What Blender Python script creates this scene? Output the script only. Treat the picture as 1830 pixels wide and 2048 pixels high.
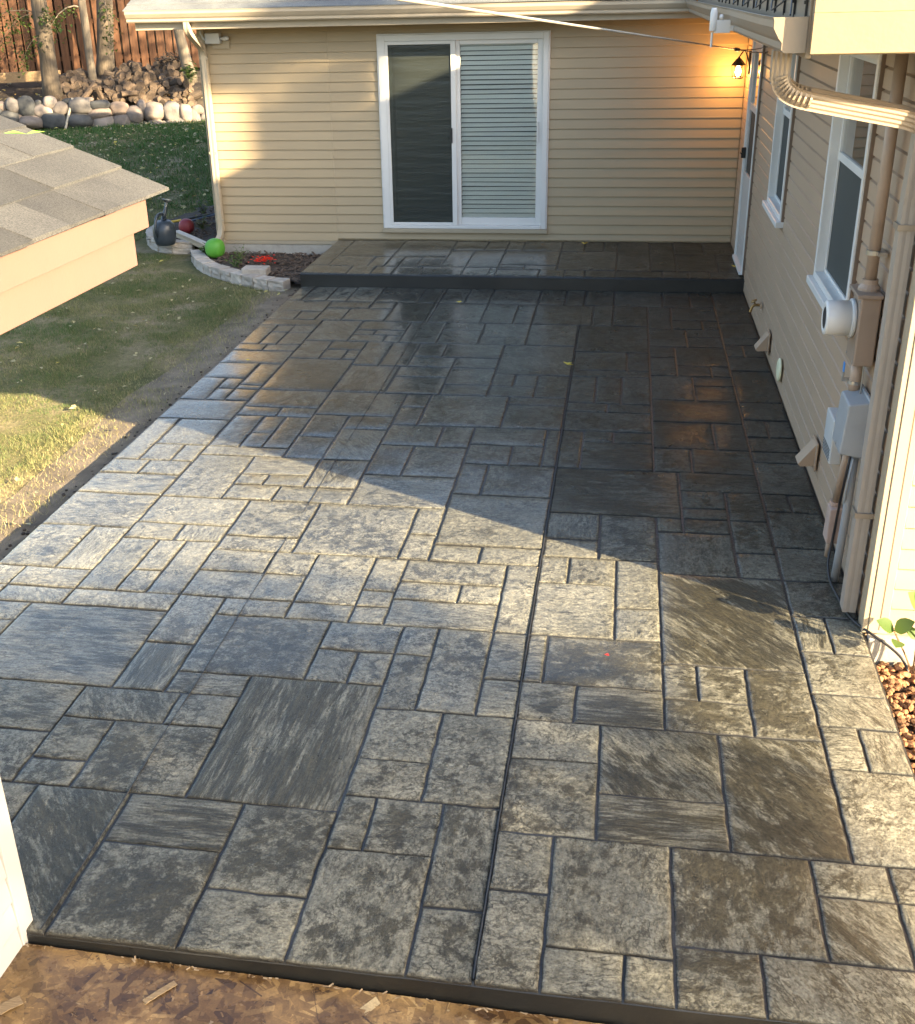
import bpy, bmesh, math, random
import numpy as np
from mathutils import Vector, Matrix, noise
for o in list(bpy.data.objects): bpy.data.objects.remove(o, do_unlink=True)
SC = bpy.context.scene
COL = SC.collection
R_ = random.Random(11)

# ------------------------------------------------------------------ camera
CAM_POS = Vector((-1.18186, -12.77253, 2.72821))
YAW, PITCH, ROLL, FPX, PPX, PPY = 0.177331, 0.432653, -0.027185, 2246.82, 853.256, 1018.824
def cam_axes():
    cy, sy, cp, sp = math.cos(YAW), math.sin(YAW), math.cos(PITCH), math.sin(PITCH)
    f = Vector((-sy*cp, cy*cp, -sp)); r = Vector((cy, sy, 0)); u = r.cross(f)
    c, s = math.cos(ROLL), math.sin(ROLL)
    return c*r + s*u, -s*r + c*u, f
CR, CU, CF = cam_axes()
cam = bpy.data.cameras.new('camera'); cam_ob = bpy.data.objects.new('camera', cam); COL.objects.link(cam_ob)
m = Matrix((CR, CU, -CF)).transposed().to_4x4(); m.translation = CAM_POS
cam_ob.matrix_world = m
cam.sensor_fit = 'VERTICAL'; cam.sensor_height = 24.0; cam.sensor_width = 24.0
cam.lens = 24.0*FPX/2048
cam.shift_x = (915-PPX)/2048; cam.shift_y = -(1024-PPY)/2048
cam.clip_start = 0.05; cam.clip_end = 600
SC.camera = cam_ob
def ray(px, py):
    d = CF + CR*((px-PPX)/FPX) + CU*((PPY-py)/FPX)
    return d.normalized()
def at(px, py, d=None, z=None, y=None, x=None):
    """world point seen at photo pixel (px, py): at distance d, or on the plane z / y / x"""
    v = ray(px, py)
    if d is None:
        if z is not None: d = (z-CAM_POS.z)/v.z
        elif y is not None: d = (y-CAM_POS.y)/v.y
        else: d = (x-CAM_POS.x)/v.x
    return CAM_POS + v*d

# ------------------------------------------------------------------ light
SUN_EL, SUN_AZ = math.radians(20), math.radians(118.7)
SKY_STRENGTH, SUN_STRENGTH, EXPOSURE = 0.085, 5.0, 2.75
W = bpy.data.worlds.new('World'); SC.world = W; W.use_nodes = True
nt = W.node_tree
sky = nt.nodes.new('ShaderNodeTexSky'); sky.sky_type = 'NISHITA'; sky.sun_disc = False
sky.sun_elevation = SUN_EL; sky.sun_rotation = SUN_AZ; sky.air_density = 1.0; sky.dust_density = 2.2; sky.ozone_density = 1.0
nt.links.new(sky.outputs[0], nt.nodes['Background'].inputs[0])
nt.nodes['Background'].inputs[1].default_value = SKY_STRENGTH
sl = bpy.data.lights.new('sun', 'SUN'); sl.energy = SUN_STRENGTH; sl.angle = math.radians(0.5); sl.color = (1.0, 0.79, 0.50)
so = bpy.data.objects.new('sun', sl); COL.objects.link(so)
SUN_DIR = Vector((math.sin(SUN_AZ)*math.cos(SUN_EL), math.cos(SUN_AZ)*math.cos(SUN_EL), math.sin(SUN_EL)))
so.rotation_euler = (-SUN_DIR).to_track_quat('-Z', 'Y').to_euler(); so.location = (12, -12, 12)
vs = SC.view_settings; vs.view_transform = 'Standard'; vs.look = 'None'; vs.exposure = EXPOSURE; vs.gamma = 1.0
vs.use_curve_mapping = False
SC.render.engine = 'CYCLES'; SC.cycles.max_bounces = 6; SC.cycles.transparent_max_bounces = 12
SC.cycles.use_denoising = True; SC.cycles.sample_clamp_indirect = 6.0

# ------------------------------------------------------------------ material helper
MATS = {}
def nd(t, kind, **kw):
    n = t.nodes.new(kind)
    for k, v in kw.items():
        if hasattr(n, k): setattr(n, k, v)
        else: n.inputs[k].default_value = v
    return n
def ramp(t, stops, fac, interp='LINEAR'):
    n = t.nodes.new('ShaderNodeValToRGB'); n.color_ramp.interpolation = interp
    e = n.color_ramp.elements
    while len(e) < len(stops): e.new(0.5)
    for i, (p, c) in enumerate(stops):
        e[i].position = p; e[i].color = (*c, 1) if len(c) == 3 else c
    t.links.new(fac, n.inputs[0]); return n.outputs[0]
def rgbmix(t, a, b, fac, mode='MIX'):
    n = t.nodes.new('ShaderNodeMix'); n.data_type = 'RGBA'; n.blend_type = mode
    for s, i in ((fac, 0), (a, 6), (b, 7)):
        if hasattr(s, 'node'): t.links.new(s, n.inputs[i])
        elif i == 0: n.inputs[0].default_value = s
        else: n.inputs[i].default_value = (*s, 1)
    return n.outputs[2]
def mth(t, op, a, b=None, c=None, clamp=False):
    n = t.nodes.new('ShaderNodeMath'); n.operation = op; n.use_clamp = clamp
    for i, s in enumerate((a, b, c)):
        if s is None: continue
        if hasattr(s, 'node'): t.links.new(s, n.inputs[i])
        else: n.inputs[i].default_value = s
    return n.outputs[0]
def coords(t, which='Object', scale=(1, 1, 1), rnd=True, rot=(0, 0, 0)):
    tc = t.nodes.new('ShaderNodeTexCoord'); mp = t.nodes.new('ShaderNodeMapping')
    t.links.new(tc.outputs[which], mp.inputs[0]); mp.inputs['Scale'].default_value = scale; mp.inputs['Rotation'].default_value = rot
    if rnd:
        oi = t.nodes.new('ShaderNodeObjectInfo'); ml = mth(t, 'MULTIPLY', oi.outputs['Random'], 57.0)
        cb = t.nodes.new('ShaderNodeCombineXYZ')
        for i in range(3): t.links.new(ml, cb.inputs[i])
        t.links.new(cb.outputs[0], mp.inputs['Location'])
    return mp.outputs[0]
def nz(t, vec, scale, detail=4.0, rough=0.55, dist=0.0, out=0):
    n = nd(t, 'ShaderNodeTexNoise'); n.inputs['Scale'].default_value = scale; n.inputs['Detail'].default_value = detail
    n.inputs['Roughness'].default_value = rough; n.inputs['Distortion'].default_value = dist
    t.links.new(vec, n.inputs['Vector']); return n.outputs[out]
def bump(t, h, strength, dist, normal=None):
    n = t.nodes.new('ShaderNodeBump'); n.inputs['Strength'].default_value = strength; n.inputs['Distance'].default_value = dist
    t.links.new(h, n.inputs['Height'])
    if normal is not None: t.links.new(normal, n.inputs['Normal'])
    return n.outputs[0]
def newmat(name):
    mt = bpy.data.materials.new(name); mt.use_nodes = True; t = mt.node_tree
    return mt, t, t.nodes['Principled BSDF']
def mat(name, col, rough=0.6, metal=0.0, var=0.12, scale=3.0, bumpk=0.0, bscale=60.0, spec=0.5, dirt=0.0, dirtcol=(0.12, 0.1, 0.07), hue=0.0):
    """painted / plastic / metal / plain surface with large tonal variation, fine relief and dirt"""
    if name in MATS: return MATS[name]
    mt, t, b = newmat(name)
    v = coords(t)
    n1 = nz(t, v, scale, 5)
    lo = tuple(c*(1-var) for c in col); hi = tuple(min(1, c*(1+var)) for c in col)
    c = ramp(t, [(0.3, lo), (0.7, hi)], n1)
    if hue:
        oi = t.nodes.new('ShaderNodeObjectInfo'); hs = t.nodes.new('ShaderNodeHueSaturation')
        t.links.new(c, hs.inputs['Color']); t.links.new(mth(t, 'MULTIPLY_ADD', oi.outputs['Random'], hue*2, 1-hue), hs.inputs['Value']); c = hs.outputs[0]
    if dirt:
        n2 = nz(t, v, scale*2.7, 7, 0.65)
        c = rgbmix(t, c, dirtcol, mth(t, 'MULTIPLY', ramp(t, [(0.5, (0, 0, 0)), (0.75, (1, 1, 1))], n2), dirt))
    t.links.new(c, b.inputs['Base Color'])
    b.inputs['Roughness'].default_value = rough; b.inputs['Metallic'].default_value = metal; b.inputs['Specular IOR Level'].default_value = spec
    if bumpk:
        t.links.new(bump(t, nz(t, v, bscale, 4, 0.6), bumpk, 0.01), b.inputs['Normal'])
    MATS[name] = mt; return mt

# ------------------------------------------------------------------ mesh builder
class MB:
    def __init__(s): s.v = []; s.f = []
    def add(s, vs, fs):
        k = len(s.v); s.v += [tuple(p) for p in vs]; s.f += [tuple(i+k for i in f) for f in fs]; return s
    def box(s, x0, x1, y0, y1, z0, z1):
        return s.add([(x0, y0, z0), (x1, y0, z0), (x1, y1, z0), (x0, y1, z0), (x0, y0, z1), (x1, y0, z1), (x1, y1, z1), (x0, y1, z1)],
                     [(0, 3, 2, 1), (4, 5, 6, 7), (0, 1, 5, 4), (1, 2, 6, 5), (2, 3, 7, 6), (3, 0, 4, 7)])
    def obox(s, c, ax, ay, az, hx, hy, hz):
        c = Vector(c); ax, ay, az = Vector(ax).normalized()*hx, Vector(ay).normalized()*hy, Vector(az).normalized()*hz
        P = [c+sx*ax+sy*ay+sz*az for sz in (-1, 1) for sx, sy in ((-1, -1), (1, -1), (1, 1), (-1, 1))]
        return s.add(P, [(0, 3, 2, 1), (4, 5, 6, 7), (0, 1, 5, 4), (1, 2, 6, 5), (2, 3, 7, 6), (3, 0, 4, 7)])
    def tube(s, path, r, n=10, caps=True, rx=None):
        P = [Vector(p) for p in path]; k = len(s.v); prev = None
        for i, p in enumerate(P):
            d = ((P[min(i+1, len(P)-1)]-P[max(i-1, 0)])).normalized()
            a = prev if prev is not None else (Vector((0, 0, 1)) if abs(d.z) < 0.9 else Vector((1, 0, 0)))
            u = (a - d*a.dot(d)).normalized(); w = d.cross(u); prev = u
            rr = r[i] if isinstance(r, (list, tuple)) else r
            for j in range(n):
                t = 2*math.pi*j/n
                s.v.append(tuple(p + (u*math.cos(t) + w*math.sin(t))*rr))
        for i in range(len(P)-1):
            for j in range(n):
                a, b = k+i*n+j, k+i*n+(j+1) % n
                s.f.append((a, b, b+n, a+n))
        if caps:
            s.f.append(tuple(k+j for j in reversed(range(n)))); s.f.append(tuple(k+(len(P)-1)*n+j for j in range(n)))
        return s
    def sweep(s, path, prof, up, caps=True):
        """sweep a closed (u, v) profile along path; u is sideways, v along 'up'"""
        P = [Vector(p) for p in path]; k = len(s.v); n = len(prof); up = Vector(up)
        for i, p in enumerate(P):
            d = (P[min(i+1, len(P)-1)]-P[max(i-1, 0)]).normalized()
            side = d.cross(up)
            if side.length < 1e-4: side = Vector((1, 0, 0))
            side.normalize(); v2 = side.cross(d).normalized()
            for a, b in prof: s.v.append(tuple(p + side*a + v2*b))
        for i in range(len(P)-1):
            for j in range(n):
                a, b = k+i*n+j, k+i*n+(j+1) % n
                s.f.append((a, b, b+n, a+n))
        if caps:
            s.f.append(tuple(k+j for j in reversed(range(n)))); s.f.append(tuple(k+(len(P)-1)*n+j for j in range(n)))
        return s
    def lathe(s, prof, c, axis=(0, 0, 1), n=24):
        c = Vector(c); az = Vector(axis).normalized(); a = Vector((1, 0, 0)) if abs(az.x) < 0.9 else Vector((0, 1, 0))
        u = (a-az*a.dot(az)).normalized(); w = az.cross(u); k = len(s.v)
        for r, h in prof:
            for j in range(n):
                t = 2*math.pi*j/n; s.v.append(tuple(c + az*h + (u*math.cos(t)+w*math.sin(t))*r))
        for i in range(len(prof)-1):
            for j in range(n):
                a_, b_ = k+i*n+j, k+i*n+(j+1) % n
                s.f.append((a_, b_, b_+n, a_+n))
        s.f.append(tuple(k+j for j in reversed(range(n)))); s.f.append(tuple(k+(len(prof)-1)*n+j for j in range(n)))
        return s
    def blob(s, c, rx, ry, rz, sub=2, amp=0.15, freq=1.5, seed=0.0, rot=0.0, flat=None):
        bm = bmesh.new(); bmesh.ops.create_icosphere(bm, subdivisions=sub, radius=1.0); k = len(s.v)
        cr, sr = math.cos(rot), math.sin(rot); off = Vector((seed*7.3, seed*3.1, seed*5.7))
        for v in bm.verts:
            p = v.co.copy(); q = 1 + amp*noise.noise(p*freq+off) + amp*.4*noise.noise(p*freq*2.7+off)
            # squared-off stone shape
            p = Vector([math.copysign(abs(a)**0.85, a) for a in p])*q
            if flat is not None: p.z = max(p.z, flat)
            x, y, z = p.x*rx, p.y*ry, p.z*rz
            s.v.append((c[0]+x*cr-y*sr, c[1]+x*sr+y*cr, c[2]+z))
        for f in bm.faces: s.f.append(tuple(v.index+k for v in f.verts))
        bm.free(); return s
def link(name, me, parent=None, loc=None):
    o = bpy.data.objects.new(name, me); COL.objects.link(o)
    if parent is not None: o.parent = parent
    if loc is not None: o.location = loc
    return o
def obj(name, mb, material, parent=None, smooth=False, bevel=0.0, loc=None, segs=2, center=True):
    """one mesh object; its origin is put at its own base centre"""
    V = np.array(mb.v, float)
    lo, hi = V.min(0), V.max(0)
    c = np.array([(lo[0]+hi[0])/2, (lo[1]+hi[1])/2, lo[2]]) if center else np.zeros(3)
    me = bpy.data.meshes.new(name); me.from_pydata((V-c).tolist(), [], mb.f)
    if material is not None: me.materials.append(material)
    if smooth: me.shade_smooth()
    me.update()
    pw = Vector(parent.get('base', (0, 0, 0))) if parent is not None else Vector((0, 0, 0))
    o = link(name, me, parent, Vector(c) - pw)
    o['base'] = tuple(c)
    if bevel:
        bv = o.modifiers.new('bevel', 'BEVEL'); bv.width = bevel; bv.segments = segs; bv.limit_method = 'ANGLE'; bv.angle_limit = math.radians(40)
    return o
def thing(name, label, cat, loc, group=None, rotz=0.0):
    o = bpy.data.objects.new(name, None); COL.objects.link(o); o.location = loc; o.empty_display_size = 0.1
    o.rotation_euler = (0, 0, rotz)
    o['base'] = tuple(loc); o['label'] = label; o['category'] = cat
    if group: o['group'] = group
    return o
def tag(o, label, cat, group=None):
    o['label'] = label; o['category'] = cat
    if group: o['group'] = group
    return o
def kind(o, k): o['kind'] = k; return o
def smoothstep(a, b, x):
    t = max(0.0, min(1.0, (x-a)/(b-a))); return t*t*(3-2*t)

# ------------------------------------------------------------------ materials
def slate_material():
    mt, t, b = newmat('sealed_stamped_concrete')
    oi = t.nodes.new('ShaderNodeObjectInfo'); sep = t.nodes.new('ShaderNodeSeparateColor'); t.links.new(oi.outputs['Color'], sep.inputs[0])
    dark, streak, ang = sep.outputs[0], sep.outputs[1], sep.outputs[2]
    tc = t.nodes.new('ShaderNodeTexCoord'); vr = t.nodes.new('ShaderNodeVectorRotate'); vr.rotation_type = 'Z_AXIS'
    t.links.new(tc.outputs['Object'], vr.inputs['Vector']); t.links.new(mth(t, 'MULTIPLY', ang, 3.14159), vr.inputs['Angle'])
    off = t.nodes.new('ShaderNodeVectorMath'); off.operation = 'ADD'; t.links.new(vr.outputs[0], off.inputs[0])
    cb = t.nodes.new('ShaderNodeCombineXYZ'); r57 = mth(t, 'MULTIPLY', oi.outputs['Random'], 57.0)
    for i in range(3): t.links.new(r57, cb.inputs[i])
    t.links.new(cb.outputs[0], off.inputs[1]); base = off.outputs[0]
    # streaked coordinates: squeezed across x so that features run along x
    sq = t.nodes.new('ShaderNodeVectorMath'); sq.operation = 'MULTIPLY'; t.links.new(base, sq.inputs[0])
    cs = t.nodes.new('ShaderNodeCombineXYZ'); cs.inputs[2].default_value = 1
    t.links.new(mth(t, 'MULTIPLY_ADD', streak, -0.78, 1.0), cs.inputs[0]); t.links.new(mth(t, 'MULTIPLY_ADD', streak, 1.3, 1.0), cs.inputs[1])
    t.links.new(cs.outputs[0], sq.inputs[1]); sv = sq.outputs[0]
    at_ = t.nodes.new('ShaderNodeAttribute'); at_.attribute_name = 'edge'; edge = at_.outputs['Fac']
    # cleft relief of the slate mat
    big = nz(t, sv, 3.2, 3, 0.5, 0.25)
    mid = nz(t, sv, 15.0, 11, 0.80, 0.15)
    fine = nz(t, base, 95.0, 4, 0.7)
    ridge = mth(t, 'ABSOLUTE', mth(t, 'SUBTRACT', nz(t, sv, 5.0, 7, 0.62, 0.3), 0.5))
    crack = ramp(t, [(0.0, (0, 0, 0)), (0.05, (1, 1, 1))], ridge)
    wc = t.nodes.new('ShaderNodeNewGeometry'); wcl = nz(t, wc.outputs['Position'], 1.7, 4, 0.6)
    # antique pigment lies in the hollows and in the middle of the stone; edges rubbed pale
    h = mth(t, 'ADD', mth(t, 'MULTIPLY_ADD', mid, 5.2, -2.6), mth(t, 'ADD', mth(t, 'MULTIPLY_ADD', big, 1.5, -0.75), mth(t, 'MULTIPLY_ADD', wcl, 1.2, -0.6)))
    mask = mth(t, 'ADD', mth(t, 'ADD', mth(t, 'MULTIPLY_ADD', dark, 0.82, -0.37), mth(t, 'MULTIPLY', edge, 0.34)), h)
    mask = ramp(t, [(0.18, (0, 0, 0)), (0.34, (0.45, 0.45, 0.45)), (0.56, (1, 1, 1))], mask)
    cloud = nz(t, base, 2.2, 3)
    pale = ramp(t, [(0.3, (0.195, 0.190, 0.150)), (0.7, (0.315, 0.304, 0.240))], cloud)
    hv = t.nodes.new('ShaderNodeHueSaturation'); t.links.new(pale, hv.inputs['Color'])
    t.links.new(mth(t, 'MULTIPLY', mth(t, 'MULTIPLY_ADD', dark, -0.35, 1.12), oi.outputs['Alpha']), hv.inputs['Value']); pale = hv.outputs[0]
    drk = ramp(t, [(0.35, (0.028, 0.025, 0.014)), (0.7, (0.072, 0.063, 0.036))], nz(t, sv, 9.0, 4))
    c = rgbmix(t, pale, drk, mth(t, 'MULTIPLY', mask, 0.90))
    speck = ramp(t, [(0.36, (0.42, 0.42, 0.42)), (0.56, (1.08, 1.08, 1.08))], fine)
    c = rgbmix(t, c, speck, 0.85, 'MULTIPLY')
    c = rgbmix(t, c, ramp(t, [(0.36, (0.40, 0.40, 0.39)), (0.60, (1.18, 1.18, 1.16))], nz(t, sv, 34.0, 6, 0.75)), 0.85, 'MULTIPLY')
    c = rgbmix(t, c, rgbmix(t, (0.5, 0.5, 0.5), (1, 1, 1), crack), 0.45, 'MULTIPLY')
    cn = nz(t, sv, 8.5, 8, 0.60, 0.2)       # cleft layers: sharp little steps whose edges hold dark pigment
    steps = ramp(t, [(0.0, (0, 0, 0)), (0.385, (0, 0, 0)), (0.405, (.33,)*3), (0.488, (.33,)*3), (0.508, (.66,)*3), (0.60, (.66,)*3), (0.62, (1, 1, 1))], cn)
    etch = mth(t, 'ABSOLUTE', mth(t, 'SUBTRACT', cn, 0.498))
    etch = mth(t, 'MINIMUM', etch, mth(t, 'ABSOLUTE', mth(t, 'SUBTRACT', cn, 0.395))); etch = mth(t, 'MINIMUM', etch, mth(t, 'ABSOLUTE', mth(t, 'SUBTRACT', cn, 0.61)))
    em = mth(t, 'MULTIPLY', ramp(t, [(0.0, (1, 1, 1)), (0.020, (0, 0, 0))], etch), ramp(t, [(0.42, (0, 0, 0)), (0.55, (1, 1, 1))], nz(t, base, 4.0, 3)))
    c = rgbmix(t, c, (0.030, 0.028, 0.022), mth(t, 'MULTIPLY', em, 0.85))
    c = rgbmix(t, c, (0.030, 0.029, 0.026), mth(t, 'MULTIPLY', edge, -1.1, clamp=True))
    t.links.new(c, b.inputs['Base Color'])
    t.links.new(ramp(t, [(0.3, (0.24, 0.24, 0.24)), (0.75, (0.46, 0.46, 0.46))], nz(t, base, 5.0, 4)), b.inputs['Roughness'])
    b.inputs['IOR'].default_value = 1.5
    hb = mth(t, 'ADD', mth(t, 'MULTIPLY', mid, 1.0), mth(t, 'ADD', mth(t, 'MULTIPLY', crack, 0.16), mth(t, 'MULTIPLY', fine, 0.13)))
    hb = mth(t, 'ADD', hb, mth(t, 'MULTIPLY', big, 1.2)); hb = mth(t, 'SUBTRACT', hb, mth(t, 'MULTIPLY', em, 0.22)); hb = mth(t, 'ADD', hb, mth(t, 'MULTIPLY', steps, 0.55))
    t.links.new(bump(t, hb, 1.0, 0.024), b.inputs['Normal'])
    b.inputs['Specular IOR Level'].default_value = 0.22
    ga = t.nodes.new('ShaderNodeAttribute'); ga.attribute_name = 'gloss'; t.links.new(ga.outputs['Fac'], b.inputs['Coat Weight']); b.inputs['Coat Roughness'].default_value = 0.055; b.inputs['Coat IOR'].default_value = 1.48
    t.links.new(bump(t, mth(t, 'ADD', mid, mth(t, 'MULTIPLY', big, 1.2)), 0.14, 0.012), b.inputs['Coat Normal'])
    return mt
M_TILE = slate_material()
M_JOINT = mat('dark_joint_concrete', (0.028, 0.028, 0.028), 0.35, var=0.3, scale=6, bumpk=0.5, bscale=50)
M_RISER = mat('smooth_dark_concrete', (0.013, 0.0135, 0.013), 0.38, var=0.45, scale=2.2, bumpk=0.15, bscale=40)
M_SIDING = mat('beige_vinyl_siding', (0.365, 0.284, 0.172), 0.48, var=0.05, scale=0.9, bumpk=0.06, bscale=120, hue=0.025, dirt=0.10, dirtcol=(0.25, 0.2, 0.14))
M_SIDING_TAN = mat('taupe_vinyl_siding', (0.405, 0.288, 0.192), 0.48, var=0.05, scale=0.9, bumpk=0.06, bscale=120, hue=0.03, dirt=0.12, dirtcol=(0.22, 0.17, 0.12))
M_TRIM = mat('beige_trim', (0.36, 0.30, 0.21), 0.42, var=0.05, scale=2, dirt=0.15, dirtcol=(0.25, 0.2, 0.15))
M_SHEDWHITE = mat('shed_white_siding', (0.42, 0.42, 0.41), 0.45, var=0.04, dirt=0.12, dirtcol=(0.28, 0.26, 0.23))
M_GABLE = mat('ochre_trim_board', (0.29, 0.215, 0.125), 0.5, var=0.06, scale=2, bumpk=0.12, bscale=30, dirt=0.15, dirtcol=(0.2, 0.15, 0.1))
M_GUTTER_TAN = mat('taupe_gutter_metal', (0.27, 0.215, 0.155), 0.38, var=0.05, scale=2.5, dirt=0.2, dirtcol=(0.18, 0.14, 0.10))
M_PEACH = mat('tan_painted_board', (0.142, 0.080, 0.066), 0.55, var=0.05, scale=2, bumpk=0.1, bscale=60, dirt=0.15, dirtcol=(0.14, 0.10, 0.07))
M_GUTTER = mat('beige_gutter_metal', (0.38, 0.32, 0.235), 0.35, var=0.05, scale=2.5, dirt=0.22, dirtcol=(0.22, 0.18, 0.13))
M_BROWN = mat('brown_channel', (0.17, 0.12, 0.085), 0.5, var=0.1)
M_WHITE = mat('white_vinyl', (0.66, 0.65, 0.62), 0.35, var=0.03, dirt=0.10, dirtcol=(0.45, 0.43, 0.38))
M_WHITE_PAINT = mat('white_painted_board', (0.47, 0.455, 0.425), 0.55, var=0.04, scale=2, bumpk=0.08, bscale=70, dirt=0.12, dirtcol=(0.42, 0.34, 0.26))
M_SCREEN = mat('dark_insect_screen', (0.036, 0.042, 0.039), 0.65, var=0.10, scale=1.5)
M_BLACK = mat('black_plastic', (0.018, 0.019, 0.021), 0.4, var=0.2)
M_CABLE = mat('black_cable_rubber', (0.02, 0.02, 0.022), 0.5, var=0.2)
M_GREY_PLASTIC = mat('grey_pvc', (0.30, 0.315, 0.325), 0.45, var=0.08, dirt=0.15)
M_LIGHTGREY = mat('light_grey_plastic', (0.50, 0.51, 0.50), 0.4, var=0.04, dirt=0.08)
M_PIPEBROWN = mat('taupe_painted_pipe', (0.36, 0.27, 0.20), 0.45, var=0.08, dirt=0.15)
M_PINKBROWN = mat('faded_brown_box_paint', (0.45, 0.33, 0.27), 0.55, var=0.08, dirt=0.2)
M_CREAM = mat('cream_plastic', (0.74, 0.70, 0.46), 0.5, var=0.05, dirt=0.15)
M_BLUE = mat('blue_tag', (0.03, 0.22, 0.62), 0.5, var=0.05)
M_STEEL = mat('dull_steel', (0.42, 0.41, 0.39), 0.35, metal=0.9, var=0.1)
M_BRASS = mat('aged_brass', (0.35, 0.22, 0.09), 0.4, metal=0.9, var=0.2)
M_BRONZE = mat('dark_bronze_lantern', (0.035, 0.027, 0.02), 0.45, metal=0.4, var=0.2)
M_DARKROOM = mat('dark_room_interior', (0.09, 0.105, 0.10), 0.9, var=0.1)
M_BLIND = mat('pale_blind_slat', (0.90, 0.89, 0.84), 0.4, var=0.03)
M_FOUND = mat('concrete_foundation', (0.36, 0.33, 0.28), 0.85, var=0.15, scale=6, bumpk=0.3, bscale=40, dirt=0.3)
M_BLOCK = mat('landscape_block', (0.38, 0.335, 0.28), 0.9, var=0.18, scale=9, bumpk=0.6, bscale=45, dirt=0.35, dirtcol=(0.16, 0.13, 0.1), hue=0.14)
M_SOIL = mat('dark_mulch_soil', (0.050, 0.036, 0.026), 0.95, var=0.5, scale=14, bumpk=1.0, bscale=45)
M_EARTH = mat('loose_sandy_earth', (0.165, 0.128, 0.085), 0.95, var=0.4, scale=5, bumpk=0.9, bscale=50, dirt=0.5, dirtcol=(0.09, 0.07, 0.05))
M_ROCKBASE = M_SOIL

def roof_material(name, c1, c2):
    mt, t, b = newmat(name)
    v = coords(t)
    g = nz(t, v, 240.0, 3, 0.95)
    big = nz(t, v, 3.5, 4)
    c = ramp(t, [(0.32, c1), (0.5, tuple((a+b_)/2 for a, b_ in zip(c1, c2))), (0.68, c2)], g)
    c = rgbmix(t, c, ramp(t, [(0.3, (0.62, 0.62, 0.64)), (0.7, (1.1, 1.08, 1.02))], big), 0.9, 'MULTIPLY')
    oi = t.nodes.new('ShaderNodeObjectInfo'); hs = t.nodes.new('ShaderNodeHueSaturation')
    t.links.new(c, hs.inputs['Color']); t.links.new(mth(t, 'MULTIPLY_ADD', oi.outputs['Random'], 0.6, 0.65), hs.inputs['Value'])
    t.links.new(hs.outputs[0], b.inputs['Base Color']); b.inputs['Roughness'].default_value = 0.9
    t.links.new(bump(t, g, 0.7, 0.004), b.inputs['Normal'])
    return mt
M_SHINGLE = roof_material('grey_asphalt_shingle', (0.008, 0.0081, 0.0085), (0.098, 0.099, 0.098))
M_SHINGLE_D = roof_material('slate_grey_asphalt_shingle', (0.045, 0.05, 0.052), (0.20, 0.215, 0.22))

def glass_material(name, tint, refl=1.0):
    mt, t, b = newmat(name); t.nodes.remove(b)
    out = t.nodes['Material Output']
    tr = t.nodes.new('ShaderNodeBsdfTransparent'); tr.inputs[0].default_value = (*tint, 1)
    gl = t.nodes.new('ShaderNodeBsdfGlossy'); gl.inputs['Roughness'].default_value = 0.02
    v = coords(t); t.links.new(bump(t, nz(t, v, 1.6, 2), 0.12, 0.02), gl.inputs['Normal'])
    fr = t.nodes.new('ShaderNodeFresnel'); fr.inputs[0].default_value = 1.5
    mx = t.nodes.new('ShaderNodeMixShader'); t.links.new(mth(t, 'MULTIPLY', fr.outputs[0], 1.7*refl, clamp=True), mx.inputs[0])
    t.links.new(tr.outputs[0], mx.inputs[1]); t.links.new(gl.outputs[0], mx.inputs[2]); t.links.new(mx.outputs[0], out.inputs[0])
    return mt
M_GLASS = glass_material('window_glass', (0.965, 0.985, 0.97))
M_GLASS_DARK = glass_material('dark_window_glass', (0.60, 0.66, 0.64), 1.25)

def screen_material():
    mt, t, b = newmat('see_through_screen'); out = t.nodes['Material Output']
    b.inputs['Base Color'].default_value = (0.040, 0.046, 0.042, 1); b.inputs['Roughness'].default_value = 0.32; b.inputs['Specular IOR Level'].default_value = 0.5
    v = coords(t, scale=(.6, 1, 5)); wv = nz(t, v, 2.2, 3); t.links.new(bump(t, nz(t, v, 2.5, 4), .35, .03), b.inputs['Normal'])
    tr = t.nodes.new('ShaderNodeBsdfTransparent'); tr.inputs[0].default_value = (.75, .85, .8, 1); mx = t.nodes.new('ShaderNodeMixShader')
    t.links.new(mth(t, 'MULTIPLY_ADD', wv, 0.16, 0.24), mx.inputs[0]); t.links.new(b.outputs[0], mx.inputs[1]); t.links.new(tr.outputs[0], mx.inputs[2]); t.links.new(mx.outputs[0], out.inputs[0])
    return mt
M_SEETHROUGH = screen_material()
def wood_material(name, c1, c2, axis='Z', scale=1.0, bumpk=0.4, rough=0.8, hue=0.18):
    mt, t, b = newmat(name)
    sc = {'X': (0.6, 9, 9), 'Y': (9, 0.6, 9), 'Z': (9, 9, 0.6)}[axis]
    v = coords(t, scale=tuple(a*scale for a in sc))
    g = nz(t, v, 3.0, 6, 0.65, 0.8)
    c = ramp(t, [(0.28, c1), (0.72, c2)], g)
    oi = t.nodes.new('ShaderNodeObjectInfo'); hs = t.nodes.new('ShaderNodeHueSaturation')
    t.links.new(c, hs.inputs['Color']); t.links.new(mth(t, 'MULTIPLY_ADD', oi.outputs['Random'], hue*2, 1-hue), hs.inputs['Value'])
    t.links.new(hs.outputs[0], b.inputs['Base Color']); b.inputs['Roughness'].default_value = rough
    t.links.new(bump(t, g, bumpk, 0.008), b.inputs['Normal'])
    return mt
M_CEDAR = wood_material('orange_cedar_board', (0.045, 0.019, 0.008), (0.135, 0.056, 0.020), 'Z', 1.0)
M_TIMBER = wood_material('weathered_timber', (0.22, 0.14, 0.07), (0.40, 0.27, 0.14), 'X', 1.0)
M_STAKE = wood_material('pale_stake_wood', (0.42, 0.36, 0.27), (0.62, 0.55, 0.43), 'Z', 2.0)
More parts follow.
